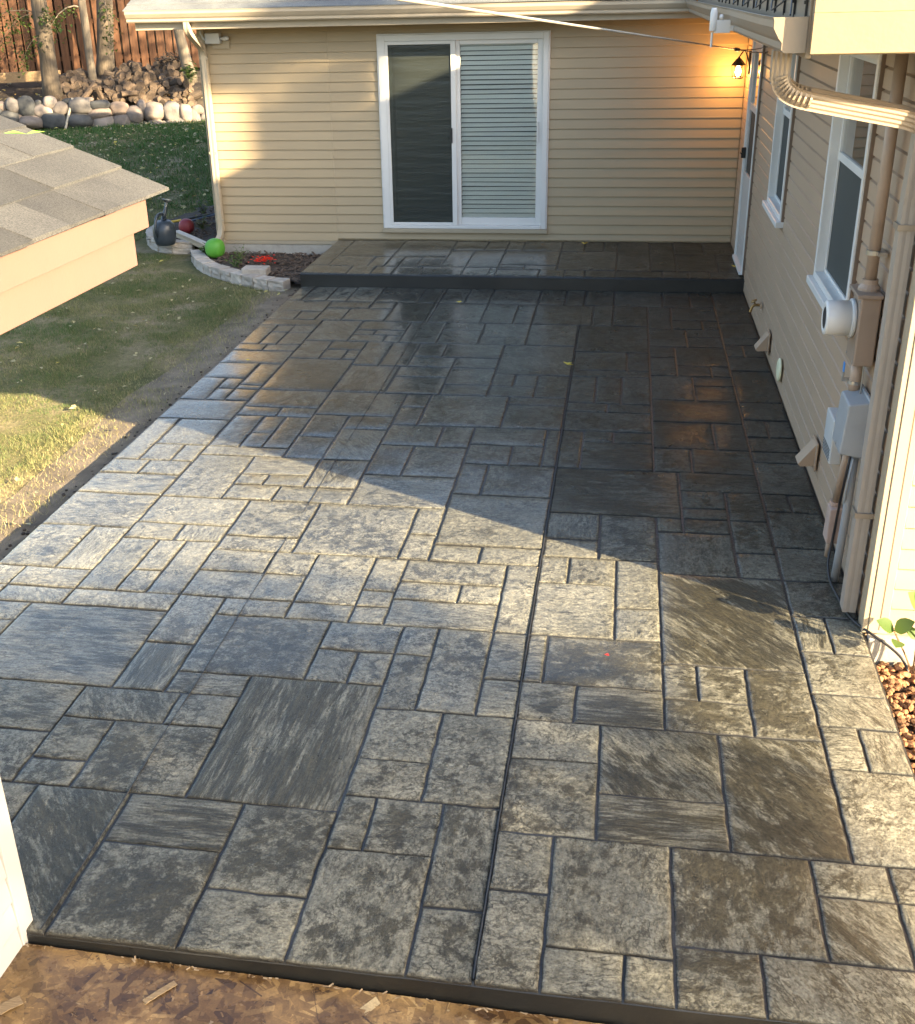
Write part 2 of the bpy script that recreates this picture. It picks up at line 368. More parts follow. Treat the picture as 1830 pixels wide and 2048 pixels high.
M_LOGEND = wood_material('cut_log_end', (0.05, 0.035, 0.023), (0.16, 0.11, 0.07), 'X', 3.0, hue=0.4)
M_LOGBARK = wood_material('log_bark', (0.04, 0.03, 0.022), (0.13, 0.095, 0.065), 'X', 3.0, 0.9, 0.9, 0.3)
M_BARK = wood_material('grey_tree_bark', (0.045, 0.036, 0.026), (0.165, 0.130, 0.092), 'Z', 1.6, 1.0, 0.95, 0.1)
M_BARK_PALE = wood_material('pale_tree_bark', (0.09, 0.075, 0.055), (0.25, 0.205, 0.15), 'Z', 1.2, 0.6, 0.95, 0.1)

def leaf_material(name, cols, trans=0.35, rough=0.5, rnd_attr=True):
    mt, t, b = newmat(name)
    at_ = t.nodes.new('ShaderNodeAttribute'); at_.attribute_name = 'tone'
    n = len(cols)
    c = ramp(t, [(i/(n-1) if n > 1 else 0.5, cc) for i, cc in enumerate(cols)], at_.outputs['Fac'])
    t.links.new(c, b.inputs['Base Color']); b.inputs['Roughness'].default_value = rough; b.inputs['Specular IOR Level'].default_value = 0.3
    if trans:
        out = t.nodes['Material Output']; tl = t.nodes.new('ShaderNodeBsdfTranslucent'); t.links.new(c, tl.inputs[0])
        mx = t.nodes.new('ShaderNodeMixShader'); mx.inputs[0].default_value = trans
        t.links.new(b.outputs[0], mx.inputs[1]); t.links.new(tl.outputs[0], mx.inputs[2]); t.links.new(mx.outputs[0], out.inputs[0])
    return mt
M_GRASS = leaf_material('lawn_grass', [(0.050, 0.125, 0.028), (0.130, 0.155, 0.058), (0.34, 0.30, 0.135), (0.58, 0.47, 0.24)], 0.3, 0.6)
M_LEAF = leaf_material('tree_leaf', [(0.030, 0.055, 0.012), (0.055, 0.090, 0.020), (0.10, 0.125, 0.030)], 0.35)
M_PLANT = leaf_material('bright_plant_leaf', [(0.04, 0.075, 0.014), (0.075, 0.13, 0.026), (0.12, 0.175, 0.04)], 0.35)
M_FALLEN = leaf_material('fallen_leaf', [(0.32, 0.30, 0.17), (0.42, 0.36, 0.20), (0.52, 0.42, 0.09), (0.34, 0.19, 0.06)], 0.2, 0.7)
M_YELLOW = leaf_material('yellow_leaf', [(0.62, 0.47, 0.06), (0.70, 0.58, 0.12)], 0.2, 0.6)
M_REDFLOWER = leaf_material('red_petal', [(0.75, 0.02, 0.01), (0.85, 0.05, 0.02)], 0.25, 0.5)
M_REDLEAF = leaf_material('red_leaf', [(0.50, 0.03, 0.03), (0.6, 0.05, 0.04)], 0.2, 0.6)
M_GREENLEAF = leaf_material('fresh_green_leaf', [(0.22, 0.50, 0.05), (0.30, 0.60, 0.08)], 0.25, 0.5)
PATIO_TILES=[(-0.199,-10.31,0,-10.072,0.3,0,0),(-0.656,-10.31,-0.199,-10.072,0.5,0.4,2),(-0.918,-10.31,-0.656,-10.072,0.8,0.1,0),(-1.071,-10.31,-0.918,-10.134,0.2,0,0),(-1.32,-10.31,-1.071,-10.134,0.25,0.4,0),(-1.522,-10.31,-1.32,-9.908,0.2,0,0),(-1.73,-10.31,-1.522,-10.015,0.4,0,0),(-0.199,-10.072,0,-9.791,0.3,0.6,1),(-0.45,-10.072,-0.199,-9.791,0.45,0.6,2),(-2.112,-10.31,-1.73,-9.791,0.5,0.2,1),(-2.468,-10.31,-2.112,-10.038,0.3,0.2,0),(-1.32,-10.134,-0.918,-9.62,0.3,0.2,1),(-0.918,-10.072,-0.45,-9.62,0.85,0.2,1),(-2.914,-10.31,-2.468,-9.867,0.75,0,0),(-3.292,-10.31,-2.914,-9.6,0.85,0.6,2),(-3.808,-10.31,-3.292,-9.6,0.45,0.1,2),(-1.73,-10.015,-1.522,-9.502,0.55,0.2,1),(-0.199,-9.791,0,-9.62,0.4,0,1),(-0.45,-9.791,-0.199,-9.62,0.3,0,0),(-1.522,-9.908,-1.32,-9.62,0.2,0,0),(-2.468,-10.038,-2.112,-9.6,0.6,0,0),(-4.406,-10.31,-3.808,-9.6,0.4,0,2),(-0.307,-9.62,0,-9.105,0.1,0,0),(-0.711,-9.62,-0.307,-8.934,0.95,0.5,2),(-1.982,-9.791,-1.73,-9.502,0.6,0,0),(-2.112,-9.791,-1.982,-9.502,0.35,0,0),(-2.914,-9.867,-2.468,-9.6,0.75,0.9,0),(-1.175,-9.62,-0.711,-9.365,0.75,0.9,0),(-1.522,-9.62,-1.175,-9.193,0.5,0,0),(-1.821,-9.502,-1.522,-8.934,0.45,0,0),(-2.704,-9.6,-2.112,-8.77,0.8,0.9,1),(-2.112,-9.502,-1.821,-9.275,0.35,0,0),(-1.175,-9.365,-0.711,-8.934,0.75,0.6,2),(-3.169,-9.6,-2.704,-9.164,0.7,0.1,0),(-3.407,-9.6,-3.169,-9.439,0.55,0,1),(-0.16,-9.105,0,-8.826,0.2,0.6,1),(-3.942,-9.6,-3.407,-9.275,0.45,0.1,2),(-0.307,-9.105,-0.16,-8.826,0.3,0.6,0),(-4.406,-9.6,-3.942,-9.275,0.55,0,0),(-2.112,-9.275,-1.821,-8.934,0.4,0,0),(-1.522,-9.193,-1.175,-8.934,0.2,0,2),(-3.407,-9.439,-3.169,-9.164,0.6,0.2,0),(-0.568,-8.934,-0.307,-8.438,1,0.1,0),(-0.918,-8.934,-0.568,-8.713,0.95,0.1,0),(-0.307,-8.826,0,-8.594,0.3,0.6,2),(-2.967,-9.164,-2.704,-8.934,0.55,0,0),(-3.856,-9.275,-3.407,-8.934,0.6,0.5,0),(-1.283,-8.934,-0.918,-8.657,0.7,0.9,0),(-1.522,-8.934,-1.283,-8.657,0.4,0.3,0),(-3.407,-9.164,-2.967,-8.934,0.6,0.4,2),(-1.688,-8.934,-1.522,-8.657,0.2,0.6,0),(-4.406,-9.275,-3.856,-8.934,0.65,0.3,0),(-1.942,-8.934,-1.688,-8.262,0.5,0,0),(-2.112,-8.934,-1.942,-8.51,0.65,0,1),(-0.773,-8.713,-0.568,-8.438,0.6,0.3,0),(-0.918,-8.713,-0.773,-8.438,0.75,0.3,0),(-0.307,-8.594,0,-8.262,0.45,0.1,0),(-3.049,-8.934,-2.704,-8.77,0.45,0.6,0),(-3.292,-8.934,-3.049,-8.548,0.55,0.9,1),(-2.275,-8.77,-2.112,-8.51,0.5,0,2),(-1.432,-8.657,-0.918,-8.262,0.9,0.1,0),(-1.522,-8.657,-1.432,-8.262,0.4,0.7,0),(-2.468,-8.77,-2.275,-8.51,0.7,0.2,2),(-1.688,-8.657,-1.522,-8.262,0.35,0.5,0),(-4.011,-8.934,-3.292,-8.262,0.45,0.7,0),(-3.049,-8.77,-2.468,-8.262,0.75,0.1,0),(-4.406,-8.934,-4.011,-8.438,0.4,0.3,0),(-0.918,-8.438,-0.307,-7.585,0.92,0.7,2),(-0.16,-8.262,0,-7.941,0.3,0.1,2),(-2.112,-8.51,-1.942,-8.262,0.3,0,0),(-0.307,-8.262,-0.16,-7.941,0.45,0.6,1),(-2.468,-8.51,-2.112,-8.262,0.5,0,0),(-3.292,-8.548,-3.049,-8.1,0.4,0,1),(-1.132,-8.262,-0.918,-7.969,0.28,0,1),(-1.522,-8.262,-1.132,-7.751,0.11,0.3,0),(-1.688,-8.262,-1.522,-7.585,0.36,0,0),(-2.217,-8.262,-1.688,-8.012,0.11,0.6,0),(-2.389,-8.262,-2.217,-8.1,0.11,0,2),(-2.704,-8.262,-2.389,-8.1,0.25,0,0),(-0.307,-7.941,0,-7.585,0.65,0,0),(-4.406,-8.438,-4.011,-8.262,0.5,0,0),(-3.049,-8.262,-2.704,-8.1,0.25,0,2),(-1.132,-7.969,-0.918,-7.465,0.11,0.1,0),(-2.389,-8.1,-2.217,-7.941,0.28,0,0),(-3.856,-8.262,-3.292,-8.1,0.17,0.1,1),(-1.898,-8.012,-1.688,-7.825,0.25,0,2),(-2.704,-8.1,-2.389,-7.585,0.11,0,0),(-4.229,-8.262,-3.856,-8.1,0.22,0.6,2),(-2.217,-8.012,-1.898,-7.825,0.25,0,0),(-4.406,-8.262,-4.229,-8.1,0.11,0.1,2),(-3.292,-8.1,-2.704,-7.825,0.3,0,0),(-3.478,-8.1,-3.292,-7.507,0.25,0.1,1),(-3.638,-8.1,-3.478,-7.866,0.17,0.1,0),(-2.389,-7.941,-2.217,-7.585,0.25,0,0),(-3.856,-8.1,-3.638,-7.507,0.3,0.1,1),(-4.229,-8.1,-3.856,-7.894,0.22,0.3,0),(-1.374,-7.751,-1.132,-7.465,0.3,0,0),(-4.406,-8.1,-4.229,-7.894,0.11,0,0),(-1.522,-7.751,-1.374,-7.465,0.11,0,1),(-2.217,-7.825,-1.688,-7.585,0.3,0,0),(-0.307,-7.585,0,-7.22,0.2,0.3,0),(-0.518,-7.585,-0.307,-7.305,0.2,0.1,2),(-0.918,-7.585,-0.518,-7.089,0.4,0.3,1),(-2.94,-7.825,-2.704,-7.585,0.17,0,0),(-3.292,-7.825,-2.94,-7.585,0.36,0,2),(-3.638,-7.866,-3.478,-7.507,0.11,0,0),(-4.072,-7.894,-3.856,-7.389,0.11,0.6,1),(-4.406,-7.894,-4.072,-7.389,0.28,0.1,0),(-1.847,-7.585,-1.522,-7.389,0.3,0,0),(-2.112,-7.585,-1.847,-7.389,0.25,0,0),(-1.227,-7.465,-0.918,-6.908,0.65,0,0),(-2.275,-7.585,-2.112,-7.28,0.17,0.1,0),(-1.522,-7.465,-1.227,-7.242,0.11,0,0),(-2.86,-7.585,-2.275,-6.936,0.35,0,0),(-0.518,-7.305,-0.307,-6.908,0.5,0,0),(-3.292,-7.585,-2.86,-7.415,0.3,0,0),(-0.307,-7.22,0,-6.763,0.4,0,1),(-2.112,-7.389,-1.522,-6.714,0.25,0.1,0),(-3.561,-7.507,-3.292,-7.305,0.17,0.6,1),(-1.522,-7.242,-1.227,-6.908,0.4,0.6,1),(-3.856,-7.507,-3.561,-7.305,0.3,0.1,0),(-3.292,-7.415,-2.86,-6.936,0.4,0,0),(-2.275,-7.28,-2.112,-6.936,0.25,0.1,1),(-0.773,-7.089,-0.518,-6.908,0.6,0,0),(-0.918,-7.089,-0.773,-6.908,0.4,0,1),(-4.406,-7.389,-3.856,-6.936,0.36,0.3,0),(-3.856,-7.305,-3.292,-6.936,0.17,0,0),(-0.518,-6.908,-0.307,-6.519,0.65,0.3,0),(-0.773,-6.908,-0.518,-6.763,0.4,0.1,0),(-0.16,-6.763,0,-6.519,0.55,0,0),(-1.522,-6.908,-0.773,-6.239,0.75,0.6,0),(-0.307,-6.763,-0.16,-6.519,0.6,0.3,0),(-0.773,-6.763,-0.518,-6.519,0.55,0,1),(-2.704,-6.936,-2.112,-6.479,0.28,0.3,0),(-3.169,-6.936,-2.704,-6.714,0.22,0,0),(-3.478,-6.936,-3.169,-6.714,0.17,0,0),(-3.856,-6.936,-3.478,-6.264,0.22,0,0),(-1.942,-6.714,-1.522,-6.239,0.55,0,1),(-0.307,-6.519,0,-6.027,0.3,0.1,0),(-2.112,-6.714,-1.942,-6.239,0.65,0,0),(-4.406,-6.936,-3.856,-6.621,0.22,0.6,0),(-0.773,-6.519,-0.307,-6.239,0.5,0.6,0),(-3.029,-6.714,-2.704,-6.264,0.41,0.6,1),(-3.292,-6.714,-3.029,-6.547,0.33,0.1,1),(-3.478,-6.714,-3.292,-6.547,0.36,0,1),(-2.468,-6.479,-2.112,-5.974,0.4,0,2),(-2.704,-6.479,-2.468,-5.974,0.75,0.3,1),(-4.143,-6.621,-3.856,-6.389,0.33,0.1,2),(-3.478,-6.547,-3.029,-6.264,0.3,0.6,0),(-0.684,-6.239,-0.307,-5.849,0.65,0.6,0),(-4.406,-6.621,-4.143,-6.389,0.33,0.3,2),(-0.918,-6.239,-0.684,-5.849,0.4,0,0),(-1.374,-6.239,-0.918,-5.789,0.75,0.6,0),(-1.522,-6.239,-1.374,-5.584,0.6,0,1),(-1.618,-6.239,-1.522,-5.584,0.5,0,2),(-1.821,-6.239,-1.618,-5.907,0.5,0,0),(-2.112,-6.239,-1.821,-5.907,0.65,0.1,2),(-0.307,-6.027,0,-5.849,0.55,0,0),(-4.011,-6.389,-3.856,-6.11,0.17,0,1),(-3.029,-6.264,-2.704,-5.705,0.3,0.6,2),(-4.229,-6.389,-4.011,-6.11,0.33,0,1),(-4.406,-6.389,-4.229,-5.623,0.17,0,0),(-3.292,-6.264,-3.029,-5.879,0.65,0,0),(-3.856,-6.264,-3.292,-6.11,0.17,0.1,0),(-0.307,-5.849,0,-5.584,0.65,0,2),(-0.518,-5.849,-0.307,-5.347,0.55,0,0),(-0.918,-5.849,-0.518,-5.347,0.85,0.2,0),(-3.478,-6.11,-3.292,-5.51,0.6,0,0),(-3.638,-6.11,-3.478,-5.849,0.3,0,0),(-2.326,-5.974,-2.112,-5.584,0.6,0,1),(-3.856,-6.11,-3.638,-5.51,0.5,0,0),(-2.704,-5.974,-2.326,-5.584,0.5,0.3,2),(-2.112,-5.907,-1.618,-5.584,0.5,0.1,0),(-4.229,-6.11,-3.856,-5.623,0.17,0.3,2),(-1.175,-5.789,-0.918,-5.584,0.75,0.3,1),(-1.374,-5.789,-1.175,-5.584,0.55,0.3,0),(-0.16,-5.584,0,-5.265,0.3,0.1,2),(-0.307,-5.584,-0.16,-5.265,0.5,0.6,1),(-3.292,-5.879,-3.029,-5.443,0.75,0,2),(-3.638,-5.849,-3.478,-5.51,0.6,0,1),(-1.522,-5.584,-0.918,-5.204,0.5,0,0),(-3.029,-5.705,-2.704,-5.443,0.55,0.1,0),(-1.942,-5.584,-1.522,-5.105,0.6,0,0),(-2.521,-5.584,-1.942,-4.938,0.6,0,0),(-2.704,-5.584,-2.521,-5.231,0.75,0,0),(-0.918,-5.347,-0.307,-4.896,0.7,0.3,0),(-0.307,-5.265,0,-4.896,0.55,0.1,2),(-4.406,-5.623,-3.856,-5.204,0.55,0,0),(-3.561,-5.51,-3.292,-5.324,0.5,0.3,1),(-3.856,-5.51,-3.561,-5.324,0.4,0.1,1),(-3.292,-5.443,-2.704,-4.938,0.5,0,1),(-1.227,-5.204,-0.918,-5.013,0.3,0.6,1),(-1.522,-5.204,-1.227,-5.013,0.5,0,0),(-2.704,-5.231,-2.521,-4.938,0.65,0,2),(-3.856,-5.324,-3.292,-4.938,0.6,0.3,1),(-1.942,-5.105,-1.522,-4.938,0.75,0,0),(-1.132,-5.013,-0.918,-4.407,0.4,0,2),(-1.32,-5.013,-1.132,-4.407,0.55,0,0),(-1.522,-5.013,-1.32,-4.407,0.3,0.6,0),(-0.307,-4.896,0,-4.166,0.75,0,0),(-0.604,-4.896,-0.307,-4.564,0.6,0.3,0),(-4.047,-5.204,-3.856,-4.938,0.65,0,0),(-0.918,-4.896,-0.604,-4.337,0.3,0,2),(-4.194,-5.204,-4.047,-4.938,0.65,0,1),(-4.406,-5.204,-4.194,-4.693,0.6,0,0),(-1.765,-4.938,-1.522,-4.407,0.55,0,1),(-2.112,-4.938,-1.765,-4.693,0.5,0,0),(-2.468,-4.938,-2.112,-4.693,0.6,0.6,0),(-2.887,-4.938,-2.468,-4.528,0.6,0.1,0),(-3.292,-4.938,-2.887,-4.272,0.55,0.6,1),(-3.856,-4.938,-3.292,-4.129,0.85,0,0),(-4.047,-4.938,-3.856,-4.848,0.55,0,0),(-4.194,-4.938,-4.047,-4.693,0.5,0.6,1),(-1.942,-4.693,-1.765,-4.407,0.3,0,1),(-0.604,-4.564,-0.307,-4.337,0.75,0.6,0),(-2.112,-4.693,-1.942,-4.407,0.65,0,0),(-4.047,-4.848,-3.856,-4.298,0.6,0,2),(-2.468,-4.693,-2.112,-4.272,0.6,0,1),(-0.45,-4.337,-0.307,-4.071,0.65,0.6,2),(-4.406,-4.693,-4.047,-4.298,0.3,0.3,0),(-0.711,-4.337,-0.45,-4.071,0.65,0.6,2),(-1.522,-4.407,-0.918,-4.241,0.6,0.1,0),(-2.887,-4.528,-2.468,-4.272,0.6,0.3,2),(-0.918,-4.337,-0.711,-3.859,0.3,0.1,1),(-2.112,-4.407,-1.522,-3.614,0.5,0.3,2),(-1.095,-4.241,-0.918,-3.758,0.3,0,1),(-0.307,-4.166,0,-3.791,0.5,0,2),(-1.522,-4.241,-1.095,-3.758,0.55,0,2),(-2.468,-4.272,-2.112,-4.001,0.65,0.3,2),(-2.833,-4.272,-2.468,-4.001,0.3,0,0),(-0.711,-4.071,-0.307,-3.559,0.75,0,2),(-3.07,-4.272,-2.833,-3.614,0.75,0.6,0),(-3.292,-4.272,-3.07,-3.614,0.5,0,0),(-4.406,-4.298,-3.856,-3.953,0.5,0,0),(-3.407,-4.129,-3.292,-3.859,0.6,0,0),(-3.602,-4.129,-3.407,-3.859,0.6,0,0),(-3.856,-4.129,-3.602,-3.614,0.4,0.6,0),(-0.918,-3.859,-0.711,-3.559,0.6,0.6,0),(-2.592,-4.001,-2.112,-3.614,0.75,0.1,0),(-0.16,-3.791,0,-3.462,0.55,0,0),(-0.307,-3.791,-0.16,-3.462,0.3,0,2),(-2.833,-4.001,-2.592,-3.614,0.6,0.6,0),(-1.522,-3.758,-0.918,-2.955,0.65,0.1,2),(-4.143,-3.953,-3.856,-3.758,0.3,0,1),(-4.406,-3.953,-4.143,-3.758,0.6,0,0),(-3.602,-3.859,-3.292,-3.614,0.75,0,2),(-0.604,-3.559,-0.307,-3.254,0.3,0,0),(-0.918,-3.559,-0.604,-3.024,0.4,0.3,0),(-1.942,-3.614,-1.522,-2.955,0.3,0,1),(-0.307,-3.462,0,-3.254,0.3,0.3,2),(-4.072,-3.758,-3.856,-3.384,0.65,0.3,2),(-2.351,-3.614,-1.942,-3.384,0.65,0,2),(-4.229,-3.758,-4.072,-3.384,0.4,0,0),(-4.406,-3.758,-4.229,-3.144,0.55,0.6,2),(-2.704,-3.614,-2.351,-3.201,0.65,0.3,2),(-3.029,-3.614,-2.704,-2.955,0.55,0.3,0),(-3.169,-3.614,-3.029,-3.408,0.55,0.6,1),(-3.478,-3.614,-3.169,-3.408,0.6,0,0),(-3.856,-3.614,-3.478,-2.955,0.55,0.6,2),(-0.307,-3.254,0,-2.804,0.5,0.1,0),(-0.604,-3.254,-0.307,-3.024,0.4,0.6,1),(-2.351,-3.384,-1.942,-2.955,0.6,0.3,2),(-3.292,-3.408,-3.029,-3.254,0.3,0,2),(-3.478,-3.408,-3.292,-3.254,0.65,0.3,0),(-4.072,-3.384,-3.856,-3.144,0.5,0.6,2),(-4.229,-3.384,-4.072,-3.144,0.55,0.1,0),(-2.704,-3.201,-2.351,-2.955,0.75,0.3,0),(-0.45,-3.024,-0.307,-2.735,0.5,0,1),(-3.478,-3.254,-3.029,-2.955,0.75,0.3,1),(-0.711,-3.024,-0.45,-2.735,0.4,0,0),(-0.918,-3.024,-0.711,-2.263,0.3,0,0),(-1.227,-2.955,-0.918,-2.263,0.55,0,0),(-1.411,-2.955,-1.227,-2.263,0.4,0,0),(-4.406,-3.144,-3.856,-2.955,0.75,0,2),(-1.942,-2.955,-1.411,-2.263,0.75,0,2),(-2.112,-2.955,-1.942,-2.263,0.55,0.6,0),(-0.307,-2.804,0,-1.694,0.55,0,0),(-2.41,-2.955,-2.112,-2.263,0.75,0,0),(-2.887,-2.955,-2.41,-2.263,0.65,0,0),(-3.292,-2.955,-2.887,-2.263,0.9,0,0),(-0.711,-2.735,-0.307,-2.263,0.3,0.6,2),(-3.694,-2.955,-3.292,-2.519,0.3,0,0),(-3.942,-2.955,-3.694,-2.519,0.3,0,2),(-4.143,-2.955,-3.942,-2.647,0.55,0.6,0),(-4.406,-2.955,-4.143,-2.647,0.6,0.1,1),(-4.406,-2.647,-3.942,-2.263,0.5,0,0),(-3.526,-2.519,-3.292,-2.263,0.55,0,0),(-3.942,-2.519,-3.526,-2.263,0.55,0.3,1),(-0.518,-2.263,-0.307,-1.694,0.65,0.3,0),(-0.773,-2.263,-0.518,-1.694,0.3,0.3,0),(-1.227,-2.263,-0.773,-1.694,0.3,0.6,2),(-1.501,-2.263,-1.227,-1.694,0.6,0,0),(-1.688,-2.263,-1.501,-1.694,0.6,0,0),(-1.942,-2.263,-1.688,-1.694,0.75,0.6,1),(-2.41,-2.263,-1.942,-1.694,0.4,0,1),(-2.645,-2.263,-2.41,-1.694,0.6,0,0),(-2.887,-2.263,-2.645,-1.694,0.6,0.3,0),(-3.1,-2.263,-2.887,-1.694,0.75,0.6,0),(-3.526,-2.263,-3.1,-1.694,0.75,0.1,2),(-3.808,-2.263,-3.526,-1.694,0.3,0.1,2),(-4.011,-2.263,-3.808,-1.694,0.4,0.6,0),(-4.259,-2.263,-4.011,-1.694,0.6,0,2),(-4.406,-2.263,-4.259,-1.694,0.65,0,0)]  # stain values are lowered across the sunlit band, painting sunlight into those tiles
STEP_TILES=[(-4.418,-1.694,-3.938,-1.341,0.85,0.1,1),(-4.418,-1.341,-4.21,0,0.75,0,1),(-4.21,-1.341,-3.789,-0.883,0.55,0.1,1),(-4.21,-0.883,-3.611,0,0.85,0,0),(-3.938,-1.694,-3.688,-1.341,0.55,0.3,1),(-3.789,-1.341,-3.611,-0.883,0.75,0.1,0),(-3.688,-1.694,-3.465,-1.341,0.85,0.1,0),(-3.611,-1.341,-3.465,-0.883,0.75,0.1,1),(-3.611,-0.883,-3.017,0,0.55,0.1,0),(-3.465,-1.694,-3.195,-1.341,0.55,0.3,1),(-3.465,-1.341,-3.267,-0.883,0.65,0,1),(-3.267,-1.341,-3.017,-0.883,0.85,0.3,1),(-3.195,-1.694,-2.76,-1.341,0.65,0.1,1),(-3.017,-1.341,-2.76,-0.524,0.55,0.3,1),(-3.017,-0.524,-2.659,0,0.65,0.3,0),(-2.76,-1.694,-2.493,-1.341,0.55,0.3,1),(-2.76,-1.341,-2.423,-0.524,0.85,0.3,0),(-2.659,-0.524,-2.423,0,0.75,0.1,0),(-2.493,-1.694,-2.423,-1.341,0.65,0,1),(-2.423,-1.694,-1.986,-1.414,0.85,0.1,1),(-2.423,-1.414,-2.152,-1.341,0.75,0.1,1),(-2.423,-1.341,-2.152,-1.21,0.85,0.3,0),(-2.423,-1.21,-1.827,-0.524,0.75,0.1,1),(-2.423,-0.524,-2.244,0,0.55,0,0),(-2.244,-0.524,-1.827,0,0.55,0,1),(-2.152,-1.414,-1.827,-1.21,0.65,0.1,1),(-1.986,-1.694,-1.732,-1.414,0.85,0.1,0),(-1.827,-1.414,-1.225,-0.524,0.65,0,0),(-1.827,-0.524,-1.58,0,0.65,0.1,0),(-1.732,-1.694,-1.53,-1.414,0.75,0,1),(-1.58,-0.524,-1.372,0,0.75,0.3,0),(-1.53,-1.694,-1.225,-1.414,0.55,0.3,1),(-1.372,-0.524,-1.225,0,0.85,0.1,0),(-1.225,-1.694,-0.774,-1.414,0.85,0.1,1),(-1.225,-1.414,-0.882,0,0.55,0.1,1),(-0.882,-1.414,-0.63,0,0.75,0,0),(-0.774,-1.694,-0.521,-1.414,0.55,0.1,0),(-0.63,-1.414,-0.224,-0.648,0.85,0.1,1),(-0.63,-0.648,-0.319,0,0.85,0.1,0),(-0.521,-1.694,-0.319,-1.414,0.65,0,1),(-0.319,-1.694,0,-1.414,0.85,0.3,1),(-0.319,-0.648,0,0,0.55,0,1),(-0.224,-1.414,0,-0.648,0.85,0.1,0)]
# ------------------------------------------------------------------ patio
PAT_L, PAT_F, STEP_D, STEP_H, STEP_L = -4.406, -10.306, 1.694, 0.137, -4.418
def set_attr(me, name, vals):
    a = me.attributes.new(name, 'FLOAT', 'POINT'); a.data.foreach_set('value', np.asarray(vals, np.float32))
def tile(parent, rect, z, sty, gap=0.007, step=0.05):
    x0, y0, x1, y1 = rect
    x0 += gap; x1 -= gap; y0 += gap; y1 -= gap
    w, h = x1-x0, y1-y0
    def line(L):
        n = max(2, int(round(L/step))); e = min(0.014, L*0.2)
        return [0.0, e*0.35, e] + [e + (L-2*e)*i/n for i in range(1, n)] + [L-e, L-e*0.35, L]
    xs, ys = line(w), line(h); nx, ny = len(xs), len(ys)
    cx, cy = (x0+x1)/2, (y0+y1)/2
    tx, ty = R_.uniform(-.0022, .0022), R_.uniform(-.0022, .0022); dz = R_.uniform(-.0012, .0012)
    V, E = [], []
    for j, v in enumerate(ys):
        for i, u in enumerate(xs):
            X, Y = x0+u, y0+v; d = min(u, w-u, v, h-v)
            p = Vector((X*2.6, Y*2.6, z*3)); q = Vector((X*13, Y*13, 4.0))
            wx = noise.noise(q)*.0045 + noise.noise(q*2.3)*.0025; wy = noise.noise(q+Vector((9, 5, 2)))*.0045 + noise.noise(q*2.3+Vector((3, 8, 1)))*.0025
            k = 1.0 if d < 0.02 else max(0.0, 1-(d-0.02)/0.05)
            zz = noise.noise(p)*.0022 + noise.noise(p*2.7)*.0020 + dz + (u/w-.5)*tx*2 + (v/h-.5)*ty*2
            edge_drop = (0.0055 if d <= 1e-6 else (0.0018 if d < 0.0075 else (0.0006 if d < .016 else 0)))
            V.append((X-cx+wx*k, Y-cy+wy*k, zz-edge_drop)); E.append(-0.75 if d <= 1e-6 else min(1.0, d/0.085)*(0.75+0.5*noise.noise(p*1.9+Vector((4, 4, 4)))))
    F = [(j*nx+i, j*nx+i+1, (j+1)*nx+i+1, (j+1)*nx+i) for j in range(ny-1) for i in range(nx-1)]
    rim = [i for i in range(nx)] + [j*nx+nx-1 for j in range(1, ny)] + [(ny-1)*nx+i for i in range(nx-2, -1, -1)] + [j*nx for j in range(ny-2, 0, -1)]
    k = len(V)
    for r in rim: V.append((V[r][0], V[r][1], -0.017)); E.append(-1.0)
    for a in range(len(rim)):
        b_ = (a+1) % len(rim); F.append((rim[b_], rim[a], k+a, k+b_))
    me = bpy.data.meshes.new('slate_tile'); me.from_pydata(V, [], F); me.materials.append(M_TILE); me.shade_smooth(); me.update()
    set_attr(me, 'edge', E); set_attr(me, 'gloss', [(0.95-0.85*smoothstep(-2.6, -0.9, cx)*smoothstep(-8.3, -6.8, cy))*(1-.6*smoothstep(8.2, 9.3, -cy))]*len(V))
    o = link('slate_tile', me, parent, (cx, cy, z))
    o.color = (sty[0], sty[1], {0: 0.0, 1: 0.5, 2: 0.29}[int(sty[2])] + R_.uniform(-.02, .02), 1.0 - .38*smoothstep(-8.2, -5.0, cy) - .30*smoothstep(-2.6, -.4, cx)*smoothstep(-8.4, -7.0, cy))  # alpha dims tiles towards the back and right: shade painted into the pale colour
    return o
def slab(name, x0, x1, y0, y1, ztop, zbot):
    mb = MB()
    n = 24
    # front face slightly wavy, as poured
    pts = [(x0+(x1-x0)*i/n, y0 + noise.noise(Vector((i*.9, y0, 0)))*.004) for i in range(n+1)]
    k = 0
    for (x, y) in pts: mb.v += [(x, y-.004, zbot), (x, y-.001, ztop-.012), (x, y+.010, ztop)]
    for i in range(n):
        a = i*3; mb.f += [(a, a+3, a+4, a+1), (a+1, a+4, a+5, a+2)]
    k = len(mb.v)
    mb.v += [(x0, y1, ztop), (x1, y1, ztop), (x0, y1, zbot), (x1, y1, zbot)]
    mb.f.append(tuple([i*3+2 for i in range(n+1)] + [k+1, k]))
    mb.f.append((2, k, k+2, 0)); mb.f.append((2, 0, 1)) if False else None
    mb.f.append((n*3, k+3, k+1, n*3+2)); mb.f.append((k, k+1, k+3, k+2))
    mb.f.append((0, 1, 2)); mb.f.append((n*3+2, n*3+1, n*3))
    o = obj(name, mb, M_JOINT, center=False)
    o.data.materials.append(M_RISER)
    for p in o.data.polygons:
        if abs(p.normal.z) < 0.8 : p.material_index = 1
    o['base'] = (0, 0, 0)
    return kind(o, 'structure')
patio = slab('patio', PAT_L, 0.004, PAT_F, -0.004, -0.0085, -0.13)
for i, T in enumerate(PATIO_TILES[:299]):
    tile(patio, T[:4], 0.0, T[4:], gap=0.0042 if T[1] < -7.6 else 0.0062, step=0.05 if T[1] < -6 else 0.07)
